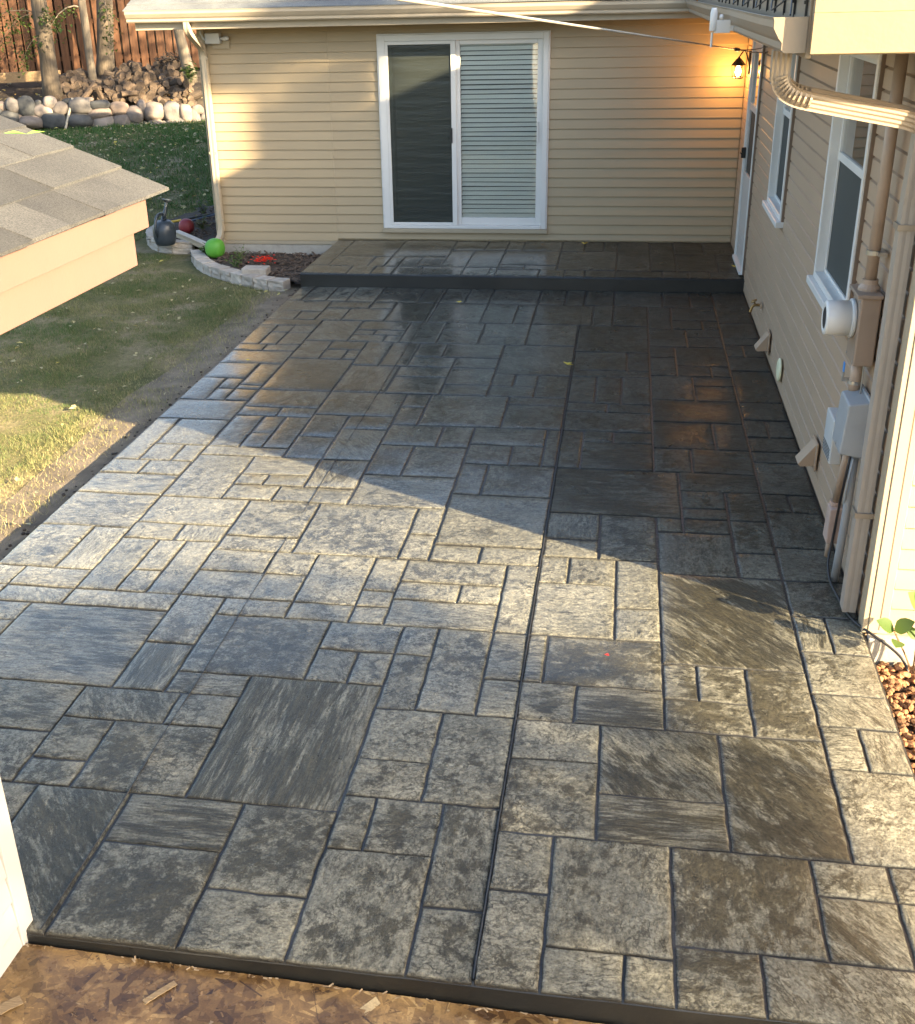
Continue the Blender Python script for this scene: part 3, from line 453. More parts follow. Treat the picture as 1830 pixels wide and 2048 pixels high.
if len(PATIO_TILES) > 299:
    frag = None
    bmj = bmesh.new()
    for T in PATIO_TILES[299:]:
        o = tile(patio, T[:4], 0.0, T[4:]); me2 = o.data; me2.transform(Matrix.Translation(o.location)); bmj.from_mesh(me2)
        bpy.data.objects.remove(o)
    me2 = bpy.data.meshes.new('slate_fragments'); bmj.to_mesh(me2); bmj.free(); me2.materials.append(M_TILE)
    kind(link('slate_fragments', me2, patio), 'stuff').color = (0.6, 0.1, 0, 1)
patio_step = slab('patio_step', STEP_L, 0.003, -STEP_D, 0.003, STEP_H-0.0085, -0.01)
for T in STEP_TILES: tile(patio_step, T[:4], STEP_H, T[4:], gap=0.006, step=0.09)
# two saw cuts that cross the whole patio
for xc in (-2.93, -1.522):
    mb = MB(); n = 40; y0, y1 = PAT_F+.01, -STEP_D-.02
    for i in range(n+1):
        y = y0+(y1-y0)*i/n; x = xc + noise.noise(Vector((y*2, xc, 0)))*.004
        w_ = .0015 if xc < -2 else .0022; mb.v += [(x-w_, y, -.011), (x-w_, y, .0026), (x+w_, y, .0026), (x+w_, y, -.011)]
    for i in range(n):
        a = i*4; mb.f += [(a, a+4, a+5, a+1), (a+1, a+5, a+6, a+2), (a+2, a+6, a+7, a+3)]
    obj('saw_cut', mb, M_JOINT, patio)

# ------------------------------------------------------------------ ground
def lawn_z(x, y):
    t = smoothstep(2.5, 10.0, y + 0.0*x)
    return -0.115 + 0.46*t + noise.noise(Vector((x*.5, y*.5, 0)))*.015
M_LAWN = None
def lawn_material():
    mt, t, b = newmat('lawn_ground')
    v = coords(t, rnd=False)
    n1 = nz(t, v, 1.3, 6, 0.6); n2 = nz(t, v, 26.0, 4, 0.7); n3 = nz(t, v, 0.45, 3)
    c = ramp(t, [(0.30, (0.085, 0.100, 0.044)), (0.50, (0.15, 0.14, 0.072)), (0.68, (0.28, 0.23, 0.16))], n1)
    c = rgbmix(t, c, ramp(t, [(0.3, (0.55, 0.52, 0.46)), (0.7, (1.25, 1.2, 1.1))], n2), 0.85, 'MULTIPLY')
    t.links.new(c, b.inputs['Base Color']); b.inputs['Roughness'].default_value = 0.95; b.inputs['Specular IOR Level'].default_value = 0.1
    t.links.new(bump(t, n2, 0.9, 0.02), b.inputs['Normal'])
    return mt
M_LAWN = lawn_material()
mb = MB(); xs = np.concatenate([[-120, -70, -40], np.arange(-26, 8.1, 0.8), [20, 50, 120]]); ys = np.concatenate([[-120, -60, -30], np.arange(-15, 30.1, 0.8), [45, 80, 140]])
for y in ys:
    for x in xs:
        z = lawn_z(x, y)
        if -4.6 < x < 1.2 and -13 < y < 1.5: z = min(z, -0.16)
        mb.v.append((x, y, z))
nx = len(xs); mb.f = [(j*nx+i, j*nx+i+1, (j+1)*nx+i+1, (j+1)*nx+i) for j in range(len(ys)-1) for i in range(nx-1)]
kind(obj('lawn', mb, M_LAWN, smooth=True, center=False), 'structure')
# strip of raw earth left along the slab where the form boards were pulled
mb = MB(); n = 60
for i in range(n+1):
    y = -0.9 + (PAT_F-1.2+0.9)*i/n
    nn = noise.noise(Vector((y*1.7, 3, 0))); wd = 0.07+0.03*nn
    mb.v += [(PAT_L-wd-.46-.12*noise.noise(Vector((y*.9, 8, 0))), y, -.125), (PAT_L-wd-.16, y, -.101+.012*nn), (PAT_L-wd-.01, y, -.092+.02*noise.noise(Vector((y*6, 2, 0)))), (PAT_L-wd*.55, y, -.135)]
for i in range(n):
    for k in range(3): a = i*4+k; mb.f.append((a, a+1, a+5, a+4))
kind(obj('lawn_edge', mb, M_EARTH, smooth=True), 'structure')
mb = MB(); n = 90
for i in range(n+1):
    y = -0.9 + (PAT_F-1.2+0.9)*i/n; w_ = .085+.04*noise.noise(Vector((y*5, 7, 0)))
    mb.v += [(PAT_L-w_-.03, y, -.150), (PAT_L-w_*.6, y, -.118+.02*noise.noise(Vector((y*8, 1, 0)))), (PAT_L+.001, y, -.122)]
for i in range(n):
    for k in range(2): a = i*3+k; mb.f.append((a, a+1, a+4, a+3))
kind(obj('soil_edge', mb, M_SOIL, smooth=True), 'structure')
mb = MB()
for i in range(1400):
    y = R_.uniform(PAT_F, -0.9); u = abs(R_.gauss(0, .075)); r = R_.uniform(.004, .014)
    mb.blob((PAT_L-.015-u, y, -.105+R_.uniform(-.01, .015)), r, r*R_.uniform(.7, 1.2), r*.8, 1, .3, 2, R_.random()*40)
kind(obj('soil_clods', mb, M_SOIL), 'stuff')
mb = MB().box(0.01, 2.2, -10.9, -8.03, -0.20, -0.155); kind(obj('gravel_bed', mb, M_SOIL), 'structure')

# ------------------------------------------------------------------ siding
def board(parent, axis, wall, a0, a1, z0, z1, material, out=-1, d=0.018, name='siding_board', seed=0.0):
    """one lap of siding on a wall plane; axis 'x' runs along x on plane y=wall (facing out*y), 'y' along y on x=wall"""
    L = a1-a0; n = max(1, int(L/0.45)); mb = MB()
    # cross-section: (depth, height)
    for i in range(n+1):
        a = a0+L*i/n; q = Vector((a*1.3, z0*3.7, seed))
        wz = noise.noise(q)*.0022; wd = noise.noise(q+Vector((5, 5, 5)))*.0018
        P = [(0.001, z0+.006+wz), (d-.002+wd, z0+wz), (d+wd, z0+.004+wz), (d*.62+wd*.5, z0+(z1-z0)*.55), (0.004, z1+.004), (0.001, z1+.004)] if axis == 'x' else [(0.001, z0+.006+wz), (d-.002+wd, z0+wz), (d+wd, z0+.003+wz), (d*.92+wd*.5, z0+(z1-z0)*.86), (0.003, z0+(z1-z0)*.95), (0.001, z1+.004)]
        for dp, z in P: mb.v.append((a, wall+out*dp, z) if axis == 'x' else (wall+out*dp, a, z))
    for i in range(n):
        for k in range(6): p, q_ = i*6+k, i*6+(k+1) % 6; mb.f.append((p, q_, q_+6, p+6))
    mb.f.append((5, 4, 3, 2, 1, 0)); mb.f.append(tuple(n*6+k for k in range(6)))
    return obj(name, mb, material, parent)
COURSE = 0.1016
def courses(parent, axis, wall, a0, a1, zlo, zhi, openings, material, out=-1, start=None):
    """openings: (b0, b1, zb, zt)"""
    z = start if start is not None else zlo
    while z < zhi-.01:
        z0, z1 = max(z, zlo), min(z+COURSE, zhi)
        spans = [(a0, a1)]
        for b0, b1, zb, zt in openings:
            if z1 > zb+.012 and z0 < zt-.012:
                spans = [s for (p, q) in spans for s in ((p, min(q, b0)), (max(p, b1), q)) if s[1]-s[0] > .02]
        for p, q in spans:
            if q-p > 2.6 and R_.random() < .25:
                c = R_.uniform(p+.8, q-.8); board(parent, axis, wall, p, c+.002, z0, z1, material, out, seed=R_.random()*9); board(parent, axis, wall, c, q, z0, z1, material, out, d=.016, seed=R_.random()*9)
            else: board(parent, axis, wall, p, q, z0, z1, material, out, seed=R_.random()*9)
        z += COURSE

# ------------------------------------------------------------------ house wing at the back
back = thing('house', 'beige sided house wing with white sliding patio door behind the raised step', 'house', (-2.9, 0.0, -0.1))
WALL_TOP = 2.425
DX0, DX1, DZ0, DZ1 = -3.861, -2.031, 0.275, 2.305
mb = MB()   # wall core with the door hole left open
mb.box(-5.86, DX0+.03, 0.012, 0.16, 0.02, 2.6).box(DX1-.03, 0.9, 0.0125, 0.16, 0.02, 2.6).box(DX0+.031, DX1-.031, 0.013, 0.16, DZ1-.03, 2.6).box(DX0+.031, DX1-.031, 0.0135, 0.16, 0.02, DZ0+.02)
mb.box(-5.86, -5.70, 0.161, 7.0, 0.02, 2.6)
obj('wall', mb, M_SIDING, back)
mb = MB().box(DX0, DX1, 1.2, 1.25, 0.2, 2.5).box(DX0-.05, DX0-.001, .161, 1.25, .2, 2.5).box(DX1+.001, DX1+.05, .161, 1.25, .2, 2.5).box(DX0, DX1, .162, 1.199, .15, .2)
obj('room_interior', mb, M_DARKROOM, back)
courses(back, 'x', 0.012, -5.795, -4.425, 0.115, WALL_TOP, [], M_SIDING)   # left of the step
courses(back, 'x', 0.012, -4.423, -0.012, STEP_H+.008, WALL_TOP, [(DX0-.006, DX1+.006, DZ0-.055, DZ1+.012)], M_SIDING, start=0.115)
obj('starter_strip', MB().box(-5.85, -4.43, -0.006, 0.012, 0.075, 0.113), M_TRIM, back, bevel=.003)
obj('foundation', MB().box(-5.86, -4.43, 0.004, 0.14, -0.25, 0.07), M_FOUND, back, bevel=.004)
mb = MB().box(-5.872, -5.80, -0.018, 0.011, 0.06, WALL_TOP-.004).box(-5.885, -5.8725, -0.018, 0.075, 0.06, WALL_TOP-.004)
obj('corner_post', mb, M_TRIM, back, bevel=.003)
obj('soffit', MB().box(-6.36, -0.5, -0.43, 0.30, 2.432, 2.448), M_TRIM, back)
obj('fascia', MB().box(-6.36, -0.42, -0.452, -0.431, 2.415, 2.53), M_GUTTER, back, bevel=.003)
obj('rake_board', MB().box(-6.40, -6.362, -0.452, 3.9, 2.415, 2.53), M_TRIM, back, bevel=.003)
GUT = [(0, 0), (0.075, 0), (0.085, 0.012), (0.085, 0.035), (0.098, 0.05), (0.118, 0.085), (0.118, 0.108), (0.122, 0.12), (0.114, 0.12), (0.110, 0.11), (0.110, 0.088), (0.09, 0.053), (0.077, 0.037), (0.07, 0.008), (0.004, 0.008), (0.004, 0.12), (0, 0.12)]
def gutter(parent, p0, p1, out, ends=(True, True), M_GUTTER=M_GUTTER):
    """K-profile gutter from p0 to p1; its back touches the fascia, 'out' points away from the wall"""
    p0, p1, out = Vector(p0), Vector(p1), Vector(out); mb = MB(); n = 14; m_ = len(GUT)
    for i in range(n+1):
        c = p0.lerp(p1, i/n); wob = noise.noise(Vector((i*.8, p0.x, 2)))*.0025
        for a, b_ in GUT: mb.v.append(tuple(c + out*(a+wob*(a > .05)) + Vector((0, 0, b_+wob))))
    for i in range(n):
        for k in range(m_): p, q = i*m_+k, i*m_+(k+1) % m_; mb.f.append((p, q, q+m_, p+m_))
    half = GUT[:8]
    g = obj('gutter', mb, M_GUTTER, parent)
    for e, c in ((ends[0], p0), (ends[1], p1)):
        if e:
            d = (p1-p0).normalized()*.004; cap = MB(); k = len(GUT[:8])
            V = [c + out*a + Vector((0, 0, b_)) for a, b_ in GUT[:8]] + [c + Vector((0, 0, .12))]
            s = d if c is p1 else -d
            cap.v = [tuple(v) for v in V] + [tuple(v+s) for v in V]; N = len(V)
            cap.f = [tuple(range(N)), tuple(reversed(range(N, 2*N)))] + [(i, (i+1) % N, N+(i+1) % N, N+i) for i in range(N)]
            obj('gutter_end', cap, M_GUTTER, parent)
    return g
gutter(back, (-6.45, -0.453, 2.49), (-0.58, -0.453, 2.47), (0, -1, 0), (True, False))
# roof of stepped shingle courses
def roof_courses(parent, x0, x1, y_eave, z_eave, y_ridge, slope, material, exposure=0.14, rows=None, wobble=True):
    L = abs(y_ridge-y_eave); s = 1 if y_ridge > y_eave else -1; nrow = rows or int(L*math.hypot(1, slope)/exposure)
    c = 1/math.hypot(1, slope); mb = MB(); X = [x0+(x1-x0)*i/40 for i in range(41)]
    for r in range(nrow):
        ya = y_eave + s*r*exposure*c; yb = y_eave + s*(r+1.35)*exposure*c
        k = len(mb.v)
        for x in X:
            wz = noise.noise(Vector((x*1.2, r*2.1, 4)))*.004
            za = z_eave+abs(ya-y_eave)*slope+.012+wz; zb = z_eave+abs(yb-y_eave)*slope+.002
            mb.v += [(x, ya, za-.009), (x, ya, za), (x, yb, zb)]
        for i in range(40):
            a = k+i*3; mb.f += [(a, a+3, a+4, a+1), (a+1, a+4, a+5, a+2)] if s > 0 else [(a, a+1, a+4, a+3), (a+1, a+2, a+5, a+4)]
    return mb
mb = roof_courses(back, -6.50, 0.6, -0.50, 2.60, 3.6, 0.42, M_SHINGLE_D, rows=9)
rf = obj('roof', mb, M_SHINGLE_D, back, center=False)
mb = MB(); mb.add([(-6.5, -.47, 2.585), (2.0, -.47, 2.585), (2.0, 3.6, 4.29), (-6.5, 3.6, 4.29), (-6.5, 7.7, 2.57), (2.0, 7.7, 2.57)], [(0, 1, 2, 3), (3, 2, 5, 4)])
mb.add([(-6.36, -.42, 2.45), (-6.36, 3.6, 4.2), (-6.36, 7.6, 2.45)], [(0, 1, 2)])
obj('roof_deck', mb, M_SHINGLE_D, back)

# sliding door: outer frame, fixed pane with blinds, sliding screen
mb = MB(); y0, y1 = -0.035, 0.05
mb.box(DX0, DX0+.075, y0, y1, DZ0, DZ1).box(DX1-.058, DX1, y0, y1, DZ0, DZ1).box(DX0+.0751, DX1-.0581, y0, y1, DZ1-.062, DZ1).box(DX0+.0751, DX1-.0581, y0-.012, y1, DZ0, DZ0+.035)
mb.box(DX0-.014, DX0-.0005, y0+.008, .01, DZ0, DZ1+.012).box(DX1+.0005, DX1+.014, y0+.008, .01, DZ0, DZ1+.012).box(DX0-.014, DX1+.014, y0+.0085, .009, DZ1+.0005, DZ1+.013)
door = obj('sliding_door', mb, M_WHITE, back, bevel=.004)
XM = -3.075
def sash(parent, x0, x1, z0, z1, y0, y1, l, r, b_, t_, name, material=M_WHITE):
    m2 = MB().box(x0, x0+l, y0, y1, z0, z1).box(x1-r, x1, y0, y1, z0, z1).box(x0+l+.0003, x1-r-.0003, y0, y1, z0, z0+b_).box(x0+l+.0003, x1-r-.0003, y0, y1, z1-t_, z1)
    return obj(name, m2, material, parent, bevel=.004)
sash(door, XM+.02, DX1-.0585, DZ0+.036, DZ1-.063, -.004, .035, .078, .06, .082, .045, 'door_sash')
sash(door, DX0+.0755, XM+.055, DZ0+.036, DZ1-.063, -.034, -.0095, .03, .055, .03, .035, 'screen_frame')
sash(door, DX0+.0757, XM+.05, DZ0+.037, DZ1-.064, -.002, .034, .06, .045, .08, .05, 'inner_sash', M_WHITE)
obj('glass_pane', MB().box(XM+.095, DX1-.117, .012, .016, DZ0+.115, DZ1-.106), M_GLASS, door)
obj('insect_screen', MB().box(DX0+.105, XM+.001, -.022, -.020, DZ0+.066, DZ1-.097), M_SEETHROUGH, door)
obj('glass_pane', MB().box(DX0+.138, XM+.003, .012, .016, DZ0+.119, DZ1-.116), M_GLASS, door)
mb = MB().box(XM-.004, XM+.012, -.052, -.034, 1.20, 1.36).box(XM-.018, XM-.006, -.047, -.036, 1.24, 1.33)
obj('door_handle', mb, M_BLACK, door, bevel=.004)
obj('pull_handle', MB().box(DX1-.112, DX1-.098, -.03, -.005, 1.20, 1.42), M_WHITE, door, bevel=.004)
slat = None; z = DZ0+.135
while z < DZ1-.12:
    q = MB().obox(((XM+.098+DX1-.12)/2, .052, z), (1, 0, 0), (0, .70, .714), (0, -.714, .70), (DX1-.12-XM-.098)/2, .0245, .0011)
    if slat is None: slat = obj('blind_slat', q, M_BLIND, door); zs = slat.location.z
    else:
        c = slat.copy(); COL.objects.link(c); c.location.z = slat.location.z + (z-(DZ0+.135)); c.rotation_euler = (R_.uniform(-.09, .09), R_.uniform(-.005, .005), 0)
    c = slat.copy(); COL.objects.link(c); c.location = slat.location + Vector((DX0+.138+.47-(XM+.098+DX1-.12)/2-.12, .012, z-(DZ0+.135))); c.rotation_euler = (.55+R_.uniform(-.06, .06), R_.uniform(-.004, .004), 0); c.scale.x = .80
    z += .0485
obj('blind_rail', MB().box(XM+.099, DX1-.121, .055, .095, DZ1-.125, DZ1-.107), M_WHITE, door)
obj('door_sill', MB().box(DX0-.02, DX1+.02, -.05, .0125, DZ0-.048, DZ0-.002), M_TRIM, door, bevel=.004)

# ------------------------------------------------------------------ house on the right
side = thing('house', 'taupe sided house along the right edge of the patio with two windows', 'house', (1.5, -4.0, -0.1))
mb = MB().box(0.0, 0.15, -8.05, -1.6, -0.12, 2.46).box(0.0, 0.15, -0.74, 0.011, -0.12, 2.46).box(0.0002, .15, -1.6, -.74, 2.27, 2.46).box(0.0002, .15, -1.6, -.74, -.12, .17)
mb2 = MB()   # long wall split round the two window holes
def wall_with_holes(mb, x0, x1, ya, yb, za, zb, holes):
    cuts = sorted(set([ya, yb] + [h for H in holes for h in H[:2]]))
    for p, q in zip(cuts[:-1], cuts[1:]):
        hs = [H for H in holes if H[0] <= p+1e-6 and H[1] >= q-1e-6]
        if hs: mb.box(x0, x1, p, q, za, hs[0][2]); mb.box(x0, x1, p, q, hs[0][3], zb)
        else: mb.box(x0, x1, p, q, za, zb)
    return mb
W1 = (-3.97, -3.06, 1.10, 2.34); W2 = (-6.83, -5.72, 1.10, 2.42); SD = (-1.62, -0.72, 0.155, 2.26)
holes = [(W1[0]+.03, W1[1]-.03, W1[2]+.03, W1[3]-.03), (W2[0]+.03, W2[1]-.03, W2[2]+.03, W2[3]-.03), (SD[0]+.03, SD[1]-.03, -.11, SD[3]-.03)]
mb = wall_with_holes(MB(), 0.014, 0.15, -8.03, 0.011, -0.12, 2.47, holes)
mb.box(0.05, 6.0, -8.045, -7.95, -0.12, 2.5)
obj('wall', mb, M_SIDING_TAN, side)
for H in holes:
    mb = MB().box(0.9, 0.93, H[0]-.2, H[1]+.2, H[2]-.2, H[3]+.1).box(.151, .9, H[0]-.23, H[0]-.2, H[2]-.2, H[3]+.1).box(.151, .9, H[1]+.2, H[1]+.23, H[2]-.2, H[3]+.1).box(.151, .9, H[0]-.2, H[1]+.2, H[2]-.23, H[2]-.2).box(.151, .9, H[0]-.2, H[1]+.2, H[3]+.1, H[3]+.13)
    obj('room_interior', mb, M_DARKROOM, side)
courses(side, 'y', 0.014, -7.965, -0.016, 0.012, 2.455, [(W1[0]-.012, W1[1]+.012, W1[2]-.05, W1[3]+.01), (W2[0]-.012, W2[1]+.012, W2[2]-.05, W2[3]+.01), (SD[0]-.012, SD[1]+.012, -.2, SD[3]+.01)], M_SIDING_TAN, start=0.02)
# corner post: one face on each wall
mb = MB().box(-0.012, 0.013, -8.062, -7.967, 0.0, 2.48)
obj('corner_post', mb, M_TRIM, side, bevel=.003)
mb = MB().box(0.0135, 0.098, -8.066, -8.046, 0.0, 2.48)
cp = obj('corner_post', mb, M_TRIM, side, bevel=.003)
obj('post_seam', MB().box(0.060, 0.0635, -8.0675, -8.0662, 0.02, 2.45), M_BROWN, cp)
courses(side, 'x', -8.046, 0.100, 1.6, 0.03, 2.48, [], M_SIDING_TAN)
obj('foundation_ledge', MB().box(0.012, 2.0, -8.115, -8.067, -0.19, 0.0), M_FOUND, side, bevel=.006)
# eave of the long wall
obj('soffit', MB().box(-0.54, -0.0005, -8.25, -0.46, 2.482, 2.496), M_TRIM, side)
obj('fascia', MB().box(-0.562, -0.541, -8.24, -0.46, 2.47, 2.68), M_GUTTER_TAN, side, bevel=.003)
gutter(side, (-0.563, -8.24, 2.490), (-0.563, -0.58, 2.470), (-1, 0, 0), (True, False), M_GUTTER_TAN)
mb = MB(); s_ = .49
for r in range(10):
    c = 1/math.hypot(1, s_); xa = -.60+r*.14*c; xb = -.60+(r+1.35)*.14*c; k = len(mb.v)
    for i in range(41):
        y = -8.38+(8.43)*i/40; za = 2.69+(xa+.60)*s_+.012+noise.noise(Vector((y*1.2, r*2.1, 9)))*.004; zb = 2.69+(xb+.60)*s_+.002
        mb.v += [(xa, y, za-.009), (xa, y, za), (xb, y, zb)]
    for i in range(40): a = k+i*3; mb.f += [(a, a+1, a+4, a+3), (a+1, a+2, a+5, a+4)]
obj('roof', mb, M_SHINGLE_D, side)
mb = MB().add([(-.58, -8.36, 2.68), (4.5, -8.36, 5.1), (9.5, -8.36, 2.68), (-.58, 7.0, 2.68), (4.5, 7.0, 5.1), (9.5, 7.0, 2.665)], [(0, 1, 4, 3), (1, 2, 5, 4)])
mb.add([(-.44, -8.05, 2.50), (9.4, -8.05, 2.50), (4.5, -8.05, 5.02)], [(0, 1, 2)]).box(9.0, 9.1, -8.0, 7.0, -.2, 2.6)
obj('roof_deck', mb, M_SHINGLE_D, side)
# boxed gable return in full sun: wide boards
for k, (za, zb) in enumerate(((2.488, 2.622), (2.6225, 2.77), (2.7705, 2.95))):
    xa = -.553
    mb = MB().add([(xa, -8.295, za), (3.2, -8.295, za+.004), (3.2, -8.295, zb+.004), (xa, -8.295, zb), (xa, -8.255, za), (3.2, -8.255, za+.004), (3.2, -8.255, zb+.004), (xa, -8.255, zb)],
                  [(0, 1, 2, 3), (7, 6, 5, 4), (0, 4, 5, 1), (3, 2, 6, 7), (0, 3, 7, 4), (1, 5, 6, 2)])
    obj('gable_board', mb, M_GABLE, side, bevel=.0015)
obj('gable_soffit', MB().box(-.53, 3.2, -8.254, -8.066, 2.512, 2.524), M_TRIM, side)

def window(parent, y0, y1, z0, z1, zm):
    mb = MB(); a, b_ = -.032, .10
    mb.box(a, b_, y0, y0+.045, z0, z1).box(a, b_, y1-.045, y1, z0, z1).box(a, b_, y0+.0452, y1-.0452, z1-.045, z1).box(a, b_, y0+.0452, y1-.0452, z0, z0+.04)
    w = obj('window', mb, M_WHITE, parent, bevel=.004)
    obj('window_sill', MB().box(-.062, .012, y0-.015, y1+.045, z0-.045, z0-.001), M_WHITE, w, bevel=.005)
    # channel at the near side where the laps run in
    obj('side_channel', MB().box(-.022, .012, y0-.0125, y0-.0005, z0-.045, z1+.01), M_BROWN, w, bevel=.002)
    # upper sash sits outside, lower sash inside behind a screen
    for (za, zb, x0, x1, nm) in ((zm, z1-.0455, .018, .05, 'upper_sash'), (z0+.0405, zm+.035, .052, .084, 'lower_sash')):
        m2 = MB().box(x0, x1, y0+.0455, y0+.085, za, zb).box(x0, x1, y1-.085, y1-.0455, za, zb).box(x0, x1, y0+.0853, y1-.0853, za, za+.045).box(x0, x1, y0+.0853, y1-.0853, zb-.035, zb)
        s = obj(nm, m2, M_WHITE, w, bevel=.003)
        obj('glass_pane', MB().box((x0+x1)/2-.002, (x0+x1)/2+.002, y0+.0853, y1-.0853, za+.045, zb-.035), M_GLASS, w)
    obj('insect_screen', MB().box(.030, .032, y0+.07, y1-.07, z0+.06, zm), M_SCREEN, w)
    m2 = MB().box(.02, .05, y0+.0457, y0+.072, z0+.0407, zm-.0005).box(.02, .05, y1-.072, y1-.0457, z0+.0407, zm-.0005).box(.0202, .05, y0+.0722, y1-.0722, z0+.0407, z0+.062)
    obj('screen_frame', m2, M_WHITE, w, bevel=.002)
    return w
window(side, W1[0], W1[1], W1[2], W1[3], 1.78)
window(side, W2[0], W2[1], W2[2], W2[3], 1.79)
# storm door next to the inside corner
y0, y1, z0, z1 = SD
mb = MB(); a, b_ = -.030, .10
mb.box(a, b_, y0, y0+.05, z0, z1).box(a, b_, y1-.05, y1, z0, z1).box(a, b_, y0+.0502, y1-.0502, z1-.05, z1).box(a-.02, b_, y0+.0502, y1-.0502, z0-.012, z0+.02)
sd = obj('storm_door', mb, M_WHITE, side, bevel=.004)
m2 = MB().box(-.012, .02, y0+.052, y0+.13, z0+.025, z1-.052).box(-.012, .02, y1-.13, y1-.052, z0+.025, z1-.052).box(-.012, .02, y0+.1302, y1-.1302, z1-.13, z1-.052).box(-.012, .02, y0+.1302, y1-.1302, 1.60, 1.66).box(-.012, .02, y0+.1302, y1-.1302, .95, 1.02).box(-.0118, .0198, y0+.1302, y1-.1302, z0+.025, .9498)
obj('door_leaf', m2, M_WHITE_PAINT, sd, bevel=.003)
for zz in np.arange(z0+.12, .5, .05): obj('kick_plate_rib', MB().box(-.017, -.0121, y0+.15, y1-.15, zz, zz+.02), M_WHITE_PAINT, sd, bevel=.002)
obj('glass_pane', MB().box(.002, .006, y0+.1302, y1-.1302, 1.66, z1-.13), M_GLASS, sd)
obj('insect_screen', MB().box(.004, .006, y0+.1302, y1-.1302, 1.02, 1.60), M_SCREEN, sd)
obj('side_channel', MB().box(-.022, .012, y0-.0125, y0-.0005, z0-.0, z1+.01), M_BROWN, sd, bevel=.002)
mb = MB().box(-.055, -.012, y1-.115, y1-.07, 1.14, 1.24).tube([(-.06, y1-.09, 1.19), (-.06, y1-.17, 1.19)], .010, 8)
obj('door_handle', mb, M_BLACK, sd, bevel=.003)
# ------------------------------------------------------------------ things fixed to the houses
def ds_prof(w=.040, d=.030):   # ribbed downspout section
    P = []
    for i in range(9): P.append((-w + 2*w*i/8, -d + (.003 if i % 2 else 0)))
    for i in range(3): P.append((w - (.003 if i == 1 else 0), -d + 2*d*(i+1)/4 if i < 2 else d*.5))
    for i in range(9): P.append((w - 2*w*i/8, d - (.003 if i % 2 else 0)))
    P.append((-w+.0, d*.3)); P.append((-w+.003, 0)); P.append((-w, -d*.3))
    return P
def bend(pts, r=.08, n=6):
    """round the corners of a polyline"""
    P = [Vector(p) for p in pts]; out = [P[0]]
    for a, b_, c in zip(P[:-2], P[1:-1], P[2:]):
        d1 = min(r, (a-b_).length*.48); d2 = min(r, (c-b_).length*.48)
        s, e = b_+(a-b_).normalized()*d1, b_+(c-b_).normalized()*d2
        for i in range(n+1):
            t = i/n; out.append(s*(1-t)**2 + b_*2*t*(1-t) + e*t*t)
    out.append(P[-1]); return out
# 1 downspout of the wing, left corner
t = thing('downspout', 'beige downspout down the left corner of the back wing, kicked out at its foot', 'downspout', (-5.80, -.06, -.05))
path = bend([(-5.80, -.505, 2.488), (-5.80, -.505, 2.40), (-5.805, -.062, 2.20), (-5.805, -.062, .22), (-5.86, -.13, .085), (-5.93, -.22, .06)], .09)
obj('pipe', MB().sweep(path, ds_prof(.036, .028), (1, 0, 0)), M_GUTTER, t)
for z in (2.1, 1.1, .35): obj('strap', MB().box(-5.85, -5.76, -.095, -.0885, z, z+.025).box(-5.8495, -5.8465, -.088, .0, z+.0003, z+.0247), M_GUTTER, t)
# 2 gutter outlet, elbow and spout of the right house
t = thing('downspout', 'ribbed taupe downspout with a big curved elbow under the right gutter end', 'downspout', (-.05, -7.80, .02))
path = bend([(-.622, -8.06, 2.492), (-.622, -8.06, 2.340), (-.060, -7.95, 2.225), (-.052, -7.94, 2.17)], .12, 10)
e0 = obj('elbow', MB().sweep(path[:-1], ds_prof(.035, .029), (0, 1, .3)), M_GUTTER_TAN, t)
for i in range(2, 12):
    p, q = path[i], path[i+1]; d = (q-p).normalized()
    obj('crimp', MB().tube([p-d*.004, p+d*.004], .039, 12), M_GUTTER_TAN, e0)
mb = MB().sweep([(-.050, -7.94, 2.22), (-.050, -7.90, 1.9), (-.050, -7.90, .03)], ds_prof(.036, .030), (1, 0, 0))
obj('pipe', mb, mat('sky_grey_downspout_metal', (.30, .265, .225), .38, var=.05, dirt=.2, dirtcol=(.15, .12, .09)), t)  # grey of the sky light is put into this pipe's colour; elbow stays taupe
for z in (1.8, .52): obj('strap', MB().box(-.089, -.083, -7.945, -7.855, z, z+.025).box(-.083, .0, -7.9448, -7.942, z+.0004, z+.0246), M_GUTTER_TAN, t)
# 3 loose drain pipe lying on the left planter
a, b_ = at(352, 466, z=.06), at(424, 498, z=.03)
t = tag(obj('drain_pipe', MB().sweep([a, a.lerp(b_, .5)+Vector((0, 0, .004)), b_], ds_prof(.042, .034), (0, 0, 1)), M_GUTTER), 'loose length of beige drain pipe lying across the planter blocks', 'drain pipe')

# wall lantern beside the storm door, lit
lc = at(1479, 140, y=-.36) ; lx, ly, lz = -.115, -.36, 1.945
t = thing('wall_lantern', 'lit bronze wall lantern in the inside corner above the step', 'wall lamp', (0, ly, lz-.12))
obj('backplate', MB().box(-.022, -.001, ly-.045, ly+.045, lz-.06, lz+.16), M_BRONZE, t, bevel=.006)
obj('arm', MB().tube(bend([(-.02, ly, lz+.06), (-.06, ly, lz+.17), (lx+.03, ly, lz+.15), (lx, ly, lz+.10)], .04), .007, 8), M_BRONZE, t)
obj('cap', MB().lathe([(.008, .105), (.012, .096), (.026, .085), (.062, .042), (.070, .032), (.068, .026), (.02, .024)], (lx, ly, lz), n=6), M_BRONZE, t)
cage = obj('cage', MB().lathe([(.050, -.100), (.054, -.092), (.044, -.086)], (lx, ly, lz), n=6), M_BRONZE, t)
for k in range(6):
    a = k*math.pi/3; obj('bar', MB().tube([(lx+.064*math.cos(a), ly+.064*math.sin(a), lz+.028), (lx+.050*math.cos(a), ly+.050*math.sin(a), lz-.092)], .0035, 6), M_BRONZE, cage)
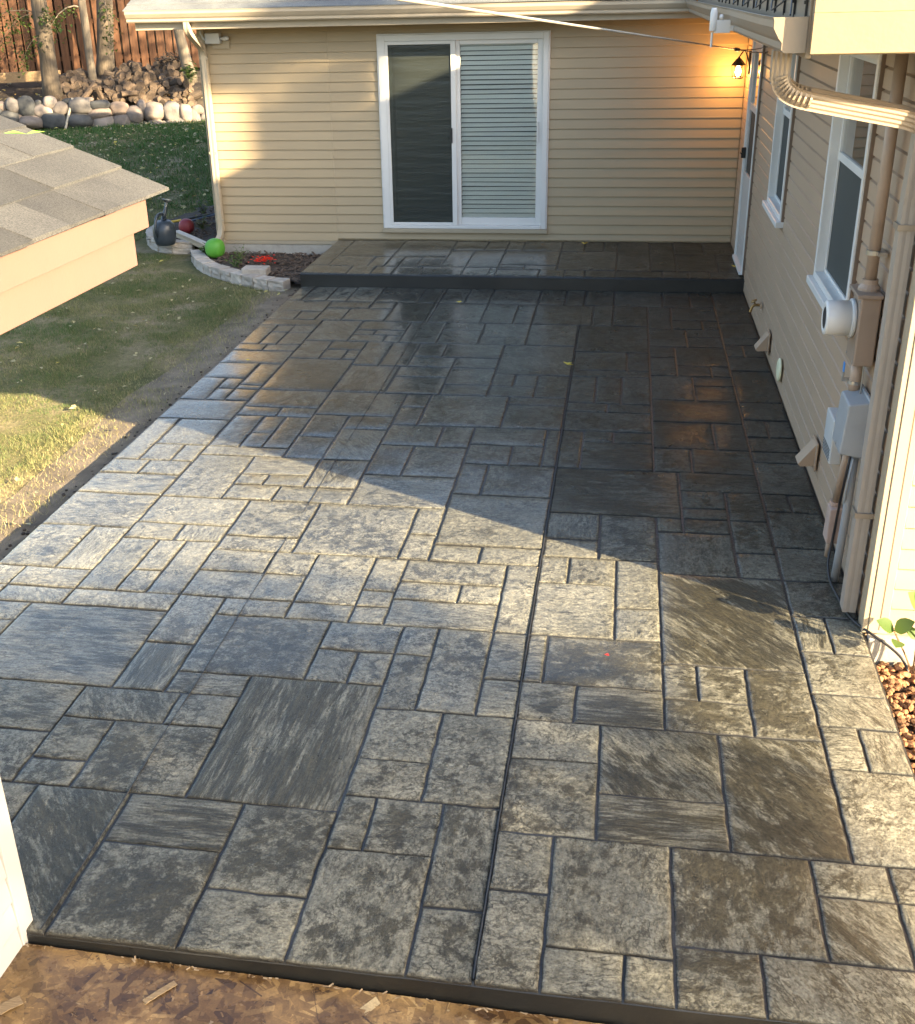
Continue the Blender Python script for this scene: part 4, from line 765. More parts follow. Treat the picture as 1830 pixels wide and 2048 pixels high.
mt, tt, bb = newmat('lit_bulb'); bb.inputs['Base Color'].default_value = (1, .8, .5, 1); bb.inputs['Emission Color'].default_value = (1, .62, .24, 1); bb.inputs['Emission Strength'].default_value = 9
obj('bulb', MB().lathe([(.012, .02), (.024, -.005), (.030, -.035), (.024, -.065), (.004, -.078)], (lx, ly, lz), n=14), mt, t, smooth=True)
gl = bpy.data.lights.new('lantern_light', 'POINT'); gl.energy = 2.7; gl.color = (1, .45, .10); gl.shadow_soft_size = .035
go = bpy.data.objects.new('lantern_light', gl); COL.objects.link(go); go.parent = t; go.location = Vector((lx-.06, ly+.11, lz-.03)) - t.location

# security light on the back wing under the eave
t = thing('security_light', 'small white security light box under the eave at the left corner', 'security light', (-5.70, -.02, 2.24))
obj('box', MB().box(-5.765, -5.60, -.105, -.02, 2.255, 2.365), M_LIGHTGREY, t, bevel=.008)
obj('mount', MB().box(-5.72, -5.52, -.0195, .0, 2.20, 2.30), M_TRIM, t, bevel=.003)
obj('antenna', MB().tube([(-5.765, -.06, 2.29), (-5.80, -.06, 2.31), (-5.83, -.06, 2.39)], .011, 8), M_LIGHTGREY, t)
obj('sensor', MB().lathe([(.016, 0), (.018, .03), (.024, .05), (.022, .085), (.010, .10)], (-5.60, -.065, 2.305), (1, -.1, .05), 12), M_LIGHTGREY, t, smooth=True)

# rain sensor clipped to the right gutter
gx = at(1440, 45, d=7.9)
g0 = at(1440, 48, x=-.72)
t = thing('rain_sensor', 'white plastic rain sensor clipped to the right gutter rim', 'rain sensor', g0)
gx, gy, gz = g0
obj('bracket', MB().box(gx-.03, gx+.055, gy-.008, gy+.008, gz-.045, gz+.02).box(gx+.055, gx+.115, gy-.006, gy+.006, gz-.035, gz-.01), M_WHITE, t, bevel=.002)
obj('housing', MB().lathe([(.017, -.055), (.019, -.05), (.019, .035), (.015, .05), (.012, .06)], (gx-.035, gy, gz+.02), n=16), M_WHITE, t, smooth=True)
obj('cap', MB().lathe([(.011, 0), (.012, .018), (.006, .026)], (gx+.005, gy, gz+.021), n=12), M_WHITE, t, smooth=True)
obj('spike', MB().tube([(gx-.038, gy, gz-.04), (gx-.038, gy, gz-.115)], .006, 8), M_WHITE, t)
obj('lead', MB().tube(bend([(gx+.115, gy, gz-.02), (gx+.16, gy-.05, gz-.022), (gx+.17, gy-.10, gz+.0), (gx+.17, gy-.12, gz+.03)], .04), .003, 6), M_WHITE, t)
# heat cable and its clips along the right eave
t = thing('heat_cable', 'black roof heat cable zigzagging on clips over the right gutter', 'heat cable', (-.5, -6.5, 2.6))
pts = []
for k in range(15):
    y = -8.18+k*.33
    pts.append((-.578 if k % 2 else -.62, y, 2.68 if k % 2 else 2.615))
    obj('clip', MB().box(-.571, -.563, y-.005, y+.005, 2.60, 2.685).box(-.577, -.565, y-.009, y+.009, 2.65, 2.662), M_BLACK, t)
obj('cable', MB().tube(bend(pts, .05, 4), .0035, 6), M_CABLE, t)

# overhead wire with its splice sleeve
A = at(745, -10, y=-9.2); B = Vector((-.02, -.62, 2.165)); S_ = at(1474, 99, y=-1.05)
t = thing('overhead_wire', 'pale overhead service wire with black splice running to the right wall', 'wire', S_)
def sag(p, q, n=24, s=.05): return [p.lerp(q, i/n) - Vector((0, 0, s*4*(i/n)*(1-i/n))) for i in range(n+1)]
M_WIRE = mat('bare_aluminium_wire', (.55, .50, .42), .35, metal=.6, var=.1)
obj('wire', MB().tube(sag(A, S_, s=.0), .0058, 8), M_WIRE, t)
dS = (S_-A).normalized()
obj('splice', MB().lathe([(.006, -.16), (.014, -.15), (.018, -.10), (.018, .10), (.014, .15), (.006, .16)], S_, dS, 12), M_BLACK, t, smooth=True)
for k in range(2):
    e = Vector((-.015, -1.62-.25*k, 2.28-.02*k)); e = at(1540-4*k, 92+12*k, x=-.03)
    obj('lead', MB().tube(sag(S_+dS*.14, e, 8, .012), .0045, 6), M_CABLE, t)

# electric meter, its pipes and boxes
t = thing('electric_meter', 'round white electric meter on a taupe socket box on the right wall', 'electric meter', (-.06, -7.43, 1.0))
MX = mat('meter_box_taupe', (.27, .205, .155), .5, var=.06, dirt=.15)
bx = obj('socket_box', MB().box(-.105, -.0145, -7.53, -7.345, 1.10, 1.42), MX, t, bevel=.008)
obj('lid_flange', MB().box(-.125, -.0146, -7.55, -7.325, 1.421, 1.438), MX, bx, bevel=.003)
obj('hub', MB().lathe([(.05, 0), (.05, .012), (.036, .03), (.036, .05)], (-.06, -7.44, 1.4385), n=16), M_PIPEBROWN, bx)
for yy, zz in ((-7.515, 1.12), (-7.36, 1.12), (-7.515, 1.40), (-7.36, 1.40)): obj('screw', MB().lathe([(.005, 0), (.005, .002)], (-.1055, yy, zz), (-1, 0, 0), 8), M_STEEL, bx)
mc = (-.1055, -7.42, 1.30)
rg = obj('meter_ring', MB().lathe([(.084, 0), (.090, .004), (.090, .018), (.083, .021)], mc, (-1, 0, 0), 28), M_LIGHTGREY, t, smooth=True)
obj('meter_cover', MB().lathe([(.081, .0205), (.0805, .122), (.077, .130), (.058, .133), (.053, .128)], mc, (-1, 0, 0), 28), M_WHITE, t, smooth=True)
obj('meter_face', MB().lathe([(.050, .1285), (.050, .1305)], mc, (-1, 0, 0), 24), M_BLACK, t)
obj('riser_pipe', MB().tube([(-.06, -7.44, 1.488), (-.06, -7.44, 2.47)], .027, 16), M_PIPEBROWN, t, smooth=True)
obj('pipe_clamp', MB().tube([(-.06, -7.44, 1.60), (-.06, -7.44, 1.62)], .036, 16).box(-.05, -.0145, -7.50, -7.38, 1.600, 1.618), M_STEEL, t)
obj('seal_tag', MB().box(-.112, -.109, -7.395, -7.362, 1.03, 1.075), M_BLUE, t)
obj('lower_pipe', MB().tube([(-.06, -7.42, 1.0995), (-.06, -7.42, .94)], .028, 16), M_PIPEBROWN, t, smooth=True)
obj('ground_clamp', MB().tube([(-.06, -7.42, .985), (-.06, -7.42, 1.0)], .034, 14).box(-.115, -.065, -7.39, -7.375, .984, .999).tube([(-.11, -7.38, .9995), (-.11, -7.38, 1.03)], .006, 6), M_STEEL, t)
obj('ground_wire', MB().tube(bend([(-.045, -7.48, 1.13), (-.045, -7.50, 1.03), (-.045, -7.49, .93)], .05), .0035, 6), M_STEEL, t)
t = thing('utility_box', 'sloped grey plastic utility box below the electric meter', 'utility box', (-.07, -7.50, .68))
mb = MB().add([(-.017, -7.64, .685), (-.017, -7.40, .685), (-.017, -7.40, .965), (-.017, -7.64, .965), (-.130, -7.625, .70), (-.130, -7.415, .70), (-.115, -7.415, .945), (-.115, -7.625, .945)],
              [(0, 1, 2, 3), (7, 6, 5, 4), (0, 4, 5, 1), (2, 6, 7, 3), (1, 5, 6, 2), (0, 3, 7, 4)])
obj('cover', mb, M_GREY_PLASTIC, t, bevel=.008)
obj('rim', MB().box(-.028, -.0146, -7.652, -7.388, .675, .975), M_GREY_PLASTIC, t, bevel=.003)
obj('screw', MB().lathe([(.006, 0), (.006, .003)], (-.1285, -7.52, .72), (-1, 0, .06), 8), M_STEEL, t)
t = thing('network_box', 'flat white vented box on the right wall beside the grey utility box', 'utility box', (-.04, -7.02, .44))
nb = obj('cover', MB().box(-.075, -.0146, -7.14, -6.92, .45, .69), M_LIGHTGREY, t, bevel=.008)
for k in range(5): obj('vent_slot', MB().box(-.0765, -.0752, -7.13, -6.93, .465+.014*k, .471+.014*k), M_BLACK, nb)
t = thing('conduit', 'taupe painted conduit ending in a faded brown pull box by the patio', 'conduit', (-.05, -7.34, 0))
obj('pipe', MB().tube([(-.052, -7.46, .685), (-.052, -7.33, .33)], .021, 14), M_PIPEBROWN, t, smooth=True)
obj('coupling', MB().tube([(-.052, -7.332, .335), (-.052, -7.326, .315)], .028, 14), M_PINKBROWN, t)
obj('pull_box', MB().add([(-.080, -7.365, .105), (-.0146, -7.365, .105), (-.0146, -7.255, .105), (-.080, -7.255, .105), (-.080, -7.375, .300), (-.0146, -7.375, .312), (-.0146, -7.28, .312), (-.080, -7.28, .300)],
   [(0, 3, 2, 1), (4, 5, 6, 7), (0, 1, 5, 4), (1, 2, 6, 5), (2, 3, 7, 6), (3, 0, 4, 7)]), M_PINKBROWN, t, bevel=.006)
obj('stub', MB().tube([(-.05, -7.30, .104), (-.05, -7.295, .0)], .016, 12), M_PIPEBROWN, t, smooth=True)
t = tag(obj('conduit', MB().tube(bend([(-.045, -7.57, .70), (-.045, -7.57, .35), (-.055, -7.56, .0)], .2), .020, 14), M_GREY_PLASTIC, smooth=True), 'plain grey plastic conduit running from the utility box into the slab', 'conduit')
# black cable looping from the utility box to the corner
c = [(-.07, -7.60, .70), (-.075, -7.56, .50), (-.05, -7.40, .28), (-.05, -7.37, .12), (-.07, -7.42, .03), (-.085, -7.60, .012), (-.06, -7.85, .012), (-.035, -8.00, .015), (.02, -8.10, .02), (.10, -8.14, -.02), (.16, -8.18, -.06), (.19, -8.22, -.14)]
tag(obj('cable', MB().tube(bend(c, .08, 5), .0065, 8), M_CABLE, smooth=True), 'black cable looping from the utility box past the house corner', 'cable')
c = [(-.06, -7.62, .68), (-.07, -7.60, .48), (-.04, -7.50, .28), (-.04, -7.47, .20), (-.035, -7.54, .155)]
tag(obj('cable', MB().tube(bend(c, .08, 5), .0055, 8), M_GREY_PLASTIC, smooth=True), 'short grey cable hanging beside the black one, its end frayed', 'cable')
# dryer hoods, hose tap, oval cover
def hood(y, z, label, s=1.0):
    t = thing('vent_hood', label, 'wall vent', (-.05, y, z))
    obj('flange', MB().box(-.026, -.0148, y-.085*s, y+.085*s, z-.085*s, z+.085*s), M_SIDING_TAN, t, bevel=.003)
    mb = MB().add([(-.0262, y-.06*s, z+.07*s), (-.0262, y+.06*s, z+.07*s), (-.115*s, y+.06*s, z-.05*s), (-.115*s, y-.06*s, z-.05*s), (-.0262, y-.06*s, z-.06*s), (-.0262, y+.06*s, z-.06*s), (-.100*s, y+.06*s, z-.065*s), (-.100*s, y-.06*s, z-.065*s)],
       [(0, 3, 2, 1), (3, 7, 6, 2), (0, 4, 7, 3), (1, 2, 6, 5), (4, 5, 6, 7)])
    obj('hood', mb, M_SIDING_TAN, t, bevel=.002)
hood(-3.93, .17, 'taupe dryer vent hood low on the right wall beside the oval cover')
hood(-6.42, .23, 'taupe vent hood low on the right wall below the near window', 1.0)
p = at(1558, 745, x=-.02)
tag(obj('oval_cover', MB().lathe([(.085, 0), (.085, .010), (.07, .018), (.05, .021), (.02, .022)], (-.0146, p.y, p.z+.02), (-1, 0, 0), 20), M_CREAM, smooth=True), 'cream oval wall cover low on the right wall', 'wall cover')
p = at(1514, 610, x=-.05)
t = thing('hose_tap', 'small brass hose tap low on the right wall near the step', 'tap', p)
obj('flange', MB().lathe([(.03, 0), (.03, .008), (.014, .014)], (-.0146, p.y, p.z), (-1, 0, 0), 14), M_SIDING_TAN, t)
obj('spout', MB().tube(bend([(-.02, p.y, p.z), (-.085, p.y, p.z), (-.10, p.y, p.z-.06)], .04), .012, 10), M_BRASS, t)
obj('handle', MB().lathe([(.026, 0), (.028, .006), (.02, .012)], (-.075, p.y, p.z+.03), (-.5, 0, .8), 8).tube([(-.06, p.y, p.z), (-.077, p.y, p.z+.032)], .006, 8), M_BRASS, t)

# ------------------------------------------------------------------ left planter, right planter
def ground_z(p): return -.115
def planter(name, label, pxs, z0, z1, depth, blk, soil_poly, rows=1, capz=None):
    P = [at(px, py, z=z0) for px, py in pxs]; t = thing(name, label, 'planter wall', (P[0].x, P[0].y, z0))
    # resample along the curve
    Q = bend(P, .5, 8); L = [0]
    for a, b_ in zip(Q[:-1], Q[1:]): L.append(L[-1]+(b_-a).length)
    def pt(s):
        for i in range(len(L)-1):
            if s <= L[i+1]: return Q[i].lerp(Q[i+1], (s-L[i])/max(1e-6, L[i+1]-L[i]))
        return Q[-1]
    for r in range(rows):
        n = int(L[-1]/blk); zb = z0+(z1-z0)*r/rows; zt = z0+(z1-z0)*(r+1)/rows
        for k in range(n):
            s0, s1 = L[-1]*(k+.5*(r % 2)*0)/n, L[-1]*(k+1)/n; a, b_ = pt(s0+.006), pt(s1-.006)
            d = (b_-a); w = d.length; d.normalize(); nrm = Vector((d.y, -d.x, 0))  # outwards
            c = (a+b_)/2 - nrm*(depth/2) + Vector((0, 0, (zb+zt)/2-z0)); dz = R_.uniform(-.004, .004)
            mb = MB(); m2 = bmesh.new(); bmesh.ops.create_cube(m2, size=1.0); bmesh.ops.subdivide_edges(m2, edges=m2.edges[:], cuts=3, use_grid_fill=True)
            off = Vector((R_.random()*50, 0, 0))
            for v in m2.verts:
                q = v.co; rough = noise.noise(q*3+off)*.010 + noise.noise(q*7+off)*.006
                tap = 1-.10*(q.y > .2)*1.0
                wv = c + d*(q.x*w*(1-.12*(q.y+.5))) - nrm*(q.y*depth) + Vector((0, 0, q.z*(zt-zb)*.985+dz))
                if q.y < -.45: wv = wv + nrm*(rough*1.6)
                else: wv = wv + Vector((rough*.3, rough*.3, rough*.3))
                mb.v.append(tuple(wv))
            mb.f = [tuple(v.index for v in f.verts) for f in m2.faces]; m2.free()
            obj('block', mb, M_BLOCK, t, bevel=.004, segs=1)
    return t
planter('planter_wall', 'curved front planter edge of tan blocks between ball and patio', [(384, 520), (386, 533), (402, 547), (440, 561), (490, 575), (530, 582), (569, 586)], -.125, .0, .15, .19, None)
planter('planter_wall', 'left planter edge of tan blocks with flat caps under the watering can', [(330, 468), (296, 478), (293, 494), (318, 508), (352, 512), (388, 510)], -.125, .035, .17, .24, None, rows=2)
mb = MB(); cc = [(-6.25, -.05), (-5.9, -.55), (-5.3, -1.05), (-4.85, -1.32), (-4.43, -1.42), (-4.43, .0), (-5.86, .0), (-6.2, .1)]
def soil_sheet(name, poly, z, amp=.02, material=M_SOIL, step=.12):
    from mathutils.geometry import tessellate_polygon, intersect_point_tri_2d
    xs = [p[0] for p in poly]; ys = [p[1] for p in poly]; mb = MB(); idx = {}
    def inside(x, y):
        c = False; j = len(poly)-1
        for i in range(len(poly)):
            if (poly[i][1] > y) != (poly[j][1] > y) and x < (poly[j][0]-poly[i][0])*(y-poly[i][1])/(poly[j][1]-poly[i][1])+poly[i][0]: c = not c
            j = i
        return c
    nx = int((max(xs)-min(xs))/step)+2; ny = int((max(ys)-min(ys))/step)+2
    for i in range(nx):
        for j in range(ny):
            x, y = min(xs)+i*step, min(ys)+j*step
            if inside(x+step/2, y+step/2):
                f = []
                for a, b_ in ((i, j), (i+1, j), (i+1, j+1), (i, j+1)):
                    if (a, b_) not in idx:
                        X, Y = min(xs)+a*step, min(ys)+b_*step; idx[a, b_] = len(mb.v)
                        mb.v.append((X, Y, z+noise.noise(Vector((X*3, Y*3, 1)))*amp))
                    f.append(idx[a, b_])
                mb.f.append(tuple(f))
    return kind(obj(name, mb, material, smooth=True), 'structure')
soil_sheet('planter_soil', cc, -.035, .025, step=.07)
soil_sheet('planter_soil', [(-7.0, .55), (-6.4, .30), (-5.9, .35), (-5.9, 3.2), (-7.0, 3.2), (-7.3, 1.6)], .0, .02, step=.1)
mb = MB()
for i in range(1500):
    if i < 1000: x, y = R_.uniform(-6.2, -4.44), R_.uniform(-1.4, .0); z = -.03
    else: x, y = R_.uniform(-6.95, -5.9), R_.uniform(.5, 3.0); z = .008
    if i < 1000 and y < -1.38+(-4.6-x)*.75: continue
    a = R_.uniform(0, 6.28); l = R_.uniform(.012, .035)
    mb.obox((x, y, z+R_.uniform(-.005, .02)), (math.cos(a), math.sin(a), R_.uniform(-.5, .5)), (-math.sin(a), math.cos(a), 0), (0, 0, 1), l, l*.35, .004)
M_CHIP = mat('mulch_chip', (.10, .07, .05), .9, var=.5, scale=60)
kind(obj('mulch', mb, M_CHIP), 'stuff')
p = at(512, 548, z=-.02)
mb = MB(); mb.box(p.x-.14, p.x+.14, p.y-.08, p.y+.10, -.03, .055)
tag(obj('loose_block', mb, M_BLOCK, bevel=.012, segs=2), 'single loose tan block lying on the planter soil behind the curved edge', 'paving block')

# balls, watering can, tools
def rubber(name, c): return mat(name, c, .5, var=.08, scale=14, bumpk=.25, bscale=160)
p = at(431, 506, z=.02); r = .112
t = thing('ball', 'bright green playground ball sitting at the foot of the downspout', 'ball', (p.x, p.y, -.04))
obj('shell', MB().blob((p.x, p.y, .075), r, r, r, 4, 0, 1), rubber('green_rubber', (.085, .30, .028)), t, smooth=True)
obj('valve', MB().lathe([(.012, 0), (.013, .003), (.006, .005)], (p.x-.05, p.y-.075, .14), (-.45, -.68, .58), 10), M_BLACK, t)
p = at(374, 462, z=.03); r = .095
t = thing('ball', 'dull red ball half hidden among plants behind the drain pipe', 'ball', (p.x, p.y, 0))
obj('shell', MB().blob((p.x, p.y, .09), r, r, r, 4, 0, 1), rubber('red_rubber', (.20, .022, .028)), t, smooth=True)
obj('valve', MB().lathe([(.011, 0), (.012, .003), (.006, .005)], (p.x+.03, p.y-.07, .145), (.3, -.7, .6), 10), M_BLACK, t)
p = at(332, 489, z=.035); wx, wy, wz = p
t = thing('watering_can', 'dark blue grey plastic watering can standing on the left planter caps', 'watering can', (wx, wy, wz))
MC = mat('blue_black_plastic', (.030, .040, .052), .35, var=.15, scale=5)
obj('body', MB().lathe([(.10, 0), (.115, .01), (.135, .09), (.138, .17), (.125, .235), (.095, .27), (.07, .285), (.06, .28)], (wx, wy, wz), n=26), MC, t, smooth=True)
obj('spout', MB().tube(bend([(wx-.05, wy+.02, wz+.15), (wx-.01, wy+.10, wz+.36), (wx+.015, wy+.13, wz+.47)], .1), [.030]*3+[.024]*3+[.018]*3, 12), MC, t, smooth=True)
obj('rose', MB().lathe([(.018, 0), (.055, .028), (.06, .035), (.055, .04)], (wx+.018, wy+.135, wz+.47), (.12, .18, 1), 18), MC, t, smooth=True)
obj('handle', MB().tube(bend([(wx-.04, wy-.10, wz+.08), (wx-.04, wy-.18, wz+.20), (wx-.03, wy-.13, wz+.36), (wx-.01, wy+.03, wz+.37), (wx, wy+.05, wz+.29)], .09), .017, 10), MC, t, smooth=True)
a, b_ = at(342, 444, z=.05), at(414, 430, z=.10)
t = thing('garden_tool', 'garden tool with a yellow wooden handle end lying by the house corner', 'garden tool', a)
M_YH = mat('yellow_handle', (.55, .36, .05), .5, var=.1)
obj('grip', MB().tube([a, a.lerp(b_, .28)], .016, 10), M_YH, t); obj('shaft', MB().tube([a.lerp(b_, .2801), b_+(b_-a)*.4], .014, 10), M_BLACK, t)
a, b_ = at(366, 446, z=.06), at(418, 432, z=.12)
t = thing('garden_tool', 'blue black garden tool shaft lying nearest the red ball', 'garden tool', a)
obj('grip', MB().tube([a, a.lerp(b_, .2)], .017, 10), M_BLACK, t); obj('shaft', MB().tube([a.lerp(b_, .2001), b_+(b_-a)*.4], .013, 10), mat('blue_shaft', (.05, .07, .11), .4), t)

# ------------------------------------------------------------------ leaves and plants helpers
def leaf_cloud(name, items, material, parent=None):
    """items: (pos, dir, up-ish normal, length, width, tone); each leaf is a folded 4-triangle blade"""
    V, F, T = [], [], []
    for p, d, nrm, l, w, tone in items:
        p, d, nrm = Vector(p), Vector(d).normalized(), Vector(nrm); s = d.cross(nrm)
        if s.length < 1e-4: s = d.cross(Vector((.3, .5, .8)))
        s.normalize(); nn = s.cross(d); k = len(V)
        V += [p, p+d*l*.45+s*w*.5+nn*w*.18, p+d*l, p+d*l*.45-s*w*.5+nn*w*.18, p+d*l*.5]
        F += [(k, k+1, k+4), (k+1, k+2, k+4), (k+2, k+3, k+4), (k+3, k, k+4)]; T += [tone]*5
    me = bpy.data.meshes.new(name); base = V[0].copy() if V else Vector()
    me.from_pydata([tuple(v-base) for v in V], [], F); me.materials.append(material); me.update(); set_attr(me, 'tone', T)
    pw = Vector(parent.get('base', (0, 0, 0))) if parent is not None else Vector()
    o = link(name, me, parent, base-pw); o['base'] = tuple(base); return o
def rdir(zmin=-.3, zmax=.8): 
    a = R_.uniform(0, 6.283); return Vector((math.cos(a), math.sin(a), R_.uniform(zmin, zmax)))
def small_plant(name, label, p, h, n, lw, material, cat='plant', spread=.5):
    p = Vector(p); t = thing(name, label, cat, p)
    st = MB(); items = []
    for k in range(n):
        d = rdir(.3, 1.6); d.normalize(); e = p + Vector((d.x*spread*h, d.y*spread*h, d.z*h*R_.uniform(.5, 1)))
        st.tube([p, p.lerp(e, .6)+Vector((0, 0, .02*h)), e], .0022, 5)
        for j in range(3): items.append((p.lerp(e, .45+.27*j), rdir(-.2, .6), (0, 0, 1), lw*R_.uniform(.7, 1.2)*1.7, lw*R_.uniform(.7, 1.2), R_.random()))
    obj('stem', st, mat('green_stem', (.10, .14, .04), .6), t); leaf_cloud('foliage', items, material, t); return t
p = at(527, 530, z=-.03)
t = thing('red_flower', 'clump of bright red petals low on the planter soil', 'flower', p)
obj('stem', MB().tube([p, p+Vector((0, 0, .05))], .003, 5).tube([p+Vector((.05, 0, 0)), p+Vector((.06, .02, .05))], .003, 5), mat('green_stem', (.10, .14, .04), .6), t)
leaf_cloud('petals', [(p+Vector((R_.gauss(0, .06), R_.gauss(0, .06), .04+R_.uniform(0, .05))), rdir(-.1, .5), (0, 0, 1), .045, .03, R_.random()) for _ in range(70)], M_REDFLOWER, t)
small_plant('green_plant', 'low pale green plant beside the loose block on planter soil', at(470, 535, z=-.03), .16, 14, .030, M_PLANT)
small_plant('green_plant', 'leafy green weed growing round the bright green ball', at(412, 510, z=-.03), .16, 16, .036, M_PLANT)
small_plant('green_plant', 'tuft of green leaves between downspout foot and foundation', at(452, 490, z=-.03), .14, 9, .03, M_PLANT)
small_plant('green_plant', 'thin yellow green sprig in the middle of the planter', at(484, 520, z=-.03), .22, 8, .025, M_PLANT)
small_plant('green_plant', 'rusty low plants filling the left planter behind the red ball', at(405, 458, z=.02), .22, 24, .035, leaf_material('rusty_leaf', [(.10, .06, .02), (.12, .12, .03), (.07, .05, .03)], .2))
small_plant('green_plant', 'dark dry plant heads behind the garden tools at the house corner', at(408, 428, z=.02), .25, 26, .03, leaf_material('dry_plum_leaf', [(.06, .045, .045), (.09, .07, .075), (.05, .045, .04)], .2))
# plant by the sunlit return wall
p = Vector((.20, -8.20, -.13)); t = thing('leafy_plant', 'young broad leaved plant against the sunlit return wall at right', 'plant', p)
stems = [[p, p+Vector((-.04, -.01, .10)), p+Vector((-.115, -.02, .24))], [p, p+Vector((-.01, -.02, .15)), p+Vector((-.03, -.02, .36))], [p, p+Vector((.04, 0, .14)), p+Vector((.05, -.03, .42))], [p, p+Vector((.05, -.05, .10)), p+Vector((.09, -.06, .22))]]
for s in stems: obj('stem', MB().tube(bend(s, .06, 4), [.0045]*6+[.003]*1 if False else .0042, 7), mat('brown_twig', (.16, .09, .05), .7), t)
def big_leaf(pos, d, nrm, l, w, tone):
    pos, d, nrm = Vector(pos), Vector(d).normalized(), Vector(nrm); s = d.cross(nrm).normalized(); nn = s.cross(d)
    V = [pos]; prof = [(.12, .22), (.3, .46), (.5, .5), (.7, .42), (.86, .24)]
    for u, wv in prof:
        dr = -nn*(u*u*.25*l); V += [pos+d*l*u+s*w*wv+dr+nn*.12*w*wv, pos+d*l*u+dr-nn*.0, pos+d*l*u-s*w*wv+dr+nn*.12*w*wv]
    V.append(pos+d*l-nn*.25*l); k = len(V)-1; F = [(0, 1, 2), (0, 2, 3)]
    for i in range(4): a = 1+i*3; F += [(a, a+3, a+4, a+1), (a+1, a+4, a+5, a+2)]
    F += [(13, k, 14), (14, k, 15)]
    me = bpy.data.meshes.new('leaf'); me.from_pydata([tuple(v-pos) for v in V], [], F); me.materials.append(M_PLANT); me.shade_smooth(); me.update(); set_attr(me, 'tone', [tone]*len(V))
    return link('leaf', me, t, pos-p)
for pos, d, l, w, tn in [((-.115, -.02, .24), (-.5, -.2, .5), .10, .07, .3), ((-.115, -.02, .24), (.4, -.3, .6), .10, .075, .7), ((-.09, -.02, .19), (-.2, -.7, .3), .09, .06, .5), ((-.03, -.02, .36), (-.3, -.3, .7), .11, .08, .8), ((-.03, -.02, .36), (.6, -.1, .4), .10, .075, .6), ((-.02, -.02, .27), (.5, -.5, .2), .10, .07, .4), ((-.01, -.02, .2), (-.3, .1, .4), .08, .05, .4), ((.05, -.03, .42), (.3, -.3, .7), .12, .085, .9), ((.05, -.03, .40), (-.5, -.1, .4), .10, .07, .6), ((.045, -.02, .3), (.6, -.3, .1), .10, .07, .5), ((.09, -.06, .22), (.5, -.4, .3), .11, .075, .7), ((.08, -.05, .18), (-.1, -.8, .2), .09, .06, .5), ((.04, 0, .14), (.2, -.6, .3), .08, .055, .3)]:
    big_leaf(p+Vector(pos), d, (0, -.5, .8), l, w, tn)
# individual fallen leaves on the slab
def fallen(px, py, z, label, material, s=.045, name='fallen_leaf'):
    q = at(px, py, z=z); items = []
    for k in range(5):
        a = -1.2+k*.6+R_.uniform(-.1, .1); b0 = R_.uniform(0, .3)
        items.append((q+Vector((0, 0, .006)), (math.cos(a+1.2), math.sin(a+1.2), R_.uniform(.0, .35)), (0, 0, 1), s*R_.uniform(.75, 1.15), s*.5, R_.random()))
    return tag(leaf_cloud(name, items, material), label, 'leaf')
fallen(918, 606, .004, 'small pale star shaped leaf on the patio just below the step', M_YELLOW, .04)
fallen(1135, 731, .004, 'yellow leaf lying flat in the middle of the dark patio', M_YELLOW, .05)
fallen(1168, 489, STEP_H+.004, 'curled yellow leaf on the step near the sliding door', M_YELLOW, .055)
fallen(1468, 535, STEP_H+.004, 'small yellow leaf on the right end of the step', M_YELLOW, .04)
fallen(495, 722, .004, 'small pale leaf near the left edge of the patio', M_YELLOW, .028)
fallen(1213, 1313, .004, 'tiny red petal on a dark slab in the sunlit band', M_REDLEAF, .014)

# ------------------------------------------------------------------ gravel beside the return wall
GM = mat('gravel_stone', (.235, .115, .050), .75, var=.65, scale=9, bumpk=.4, bscale=120)
mb = MB(); seen = 0
for i in range(3000):
    y = R_.uniform(-9.9, -8.12); x = R_.uniform(.02, .75)
    r = R_.uniform(.008, .021); z = -.155 + r*.6 + R_.uniform(0, .035)
    mb.blob((x, y, z), r*R_.uniform(.9, 1.3), r*R_.uniform(.7, 1.1), r*R_.uniform(.55, .8), 1, .28, 1.3, R_.random()*60, R_.uniform(0, 6.28))
kind(obj('gravel', mb, GM), 'stuff')

# ------------------------------------------------------------------ shed close by on the left
SH = (-2.99, -10.27, -.12)
shed = thing('shed', 'white sided shed at the left with a grey shingled eave in the sun', 'shed', SH, rotz=math.radians(-2.5))
SX, SY = SH[0], SH[1]
obj('wall', MB().box(SX-2.6, SX-.016, SY-4.0, SY-.02, -.10, 2.10), M_SHEDWHITE, shed)
z = -.06; k = 0
while z < 2.03:
    L = 3.9; mb = MB(); zz = z
    for yy in (SY-.062, SY-L):
        for dp, h in ((-.015, zz+.006), (.011, zz), (.013, zz+.004), (.003, zz+.104), (-.015, zz+.104)): mb.v.append((SX+dp-.003, yy, h))
    mb.f = [(i, i+5, (i+1) % 5+5, (i+1) % 5) for i in range(5)] + [(4, 3, 2, 1, 0), (5, 6, 7, 8, 9)]
    obj('siding_board', mb, M_SHEDWHITE, shed); z += .1016
obj('corner_trim', MB().box(SX-.014, SX+.012, SY-.060, SY+.012, -.11, 2.06).box(SX-.085, SX-.0145, SY-.0135, SY+.012, -.11, 2.06), M_WHITE_PAINT, shed, bevel=.003)
EX, EY, EZ = -2.44-SX+SX, -9.74, 2.25
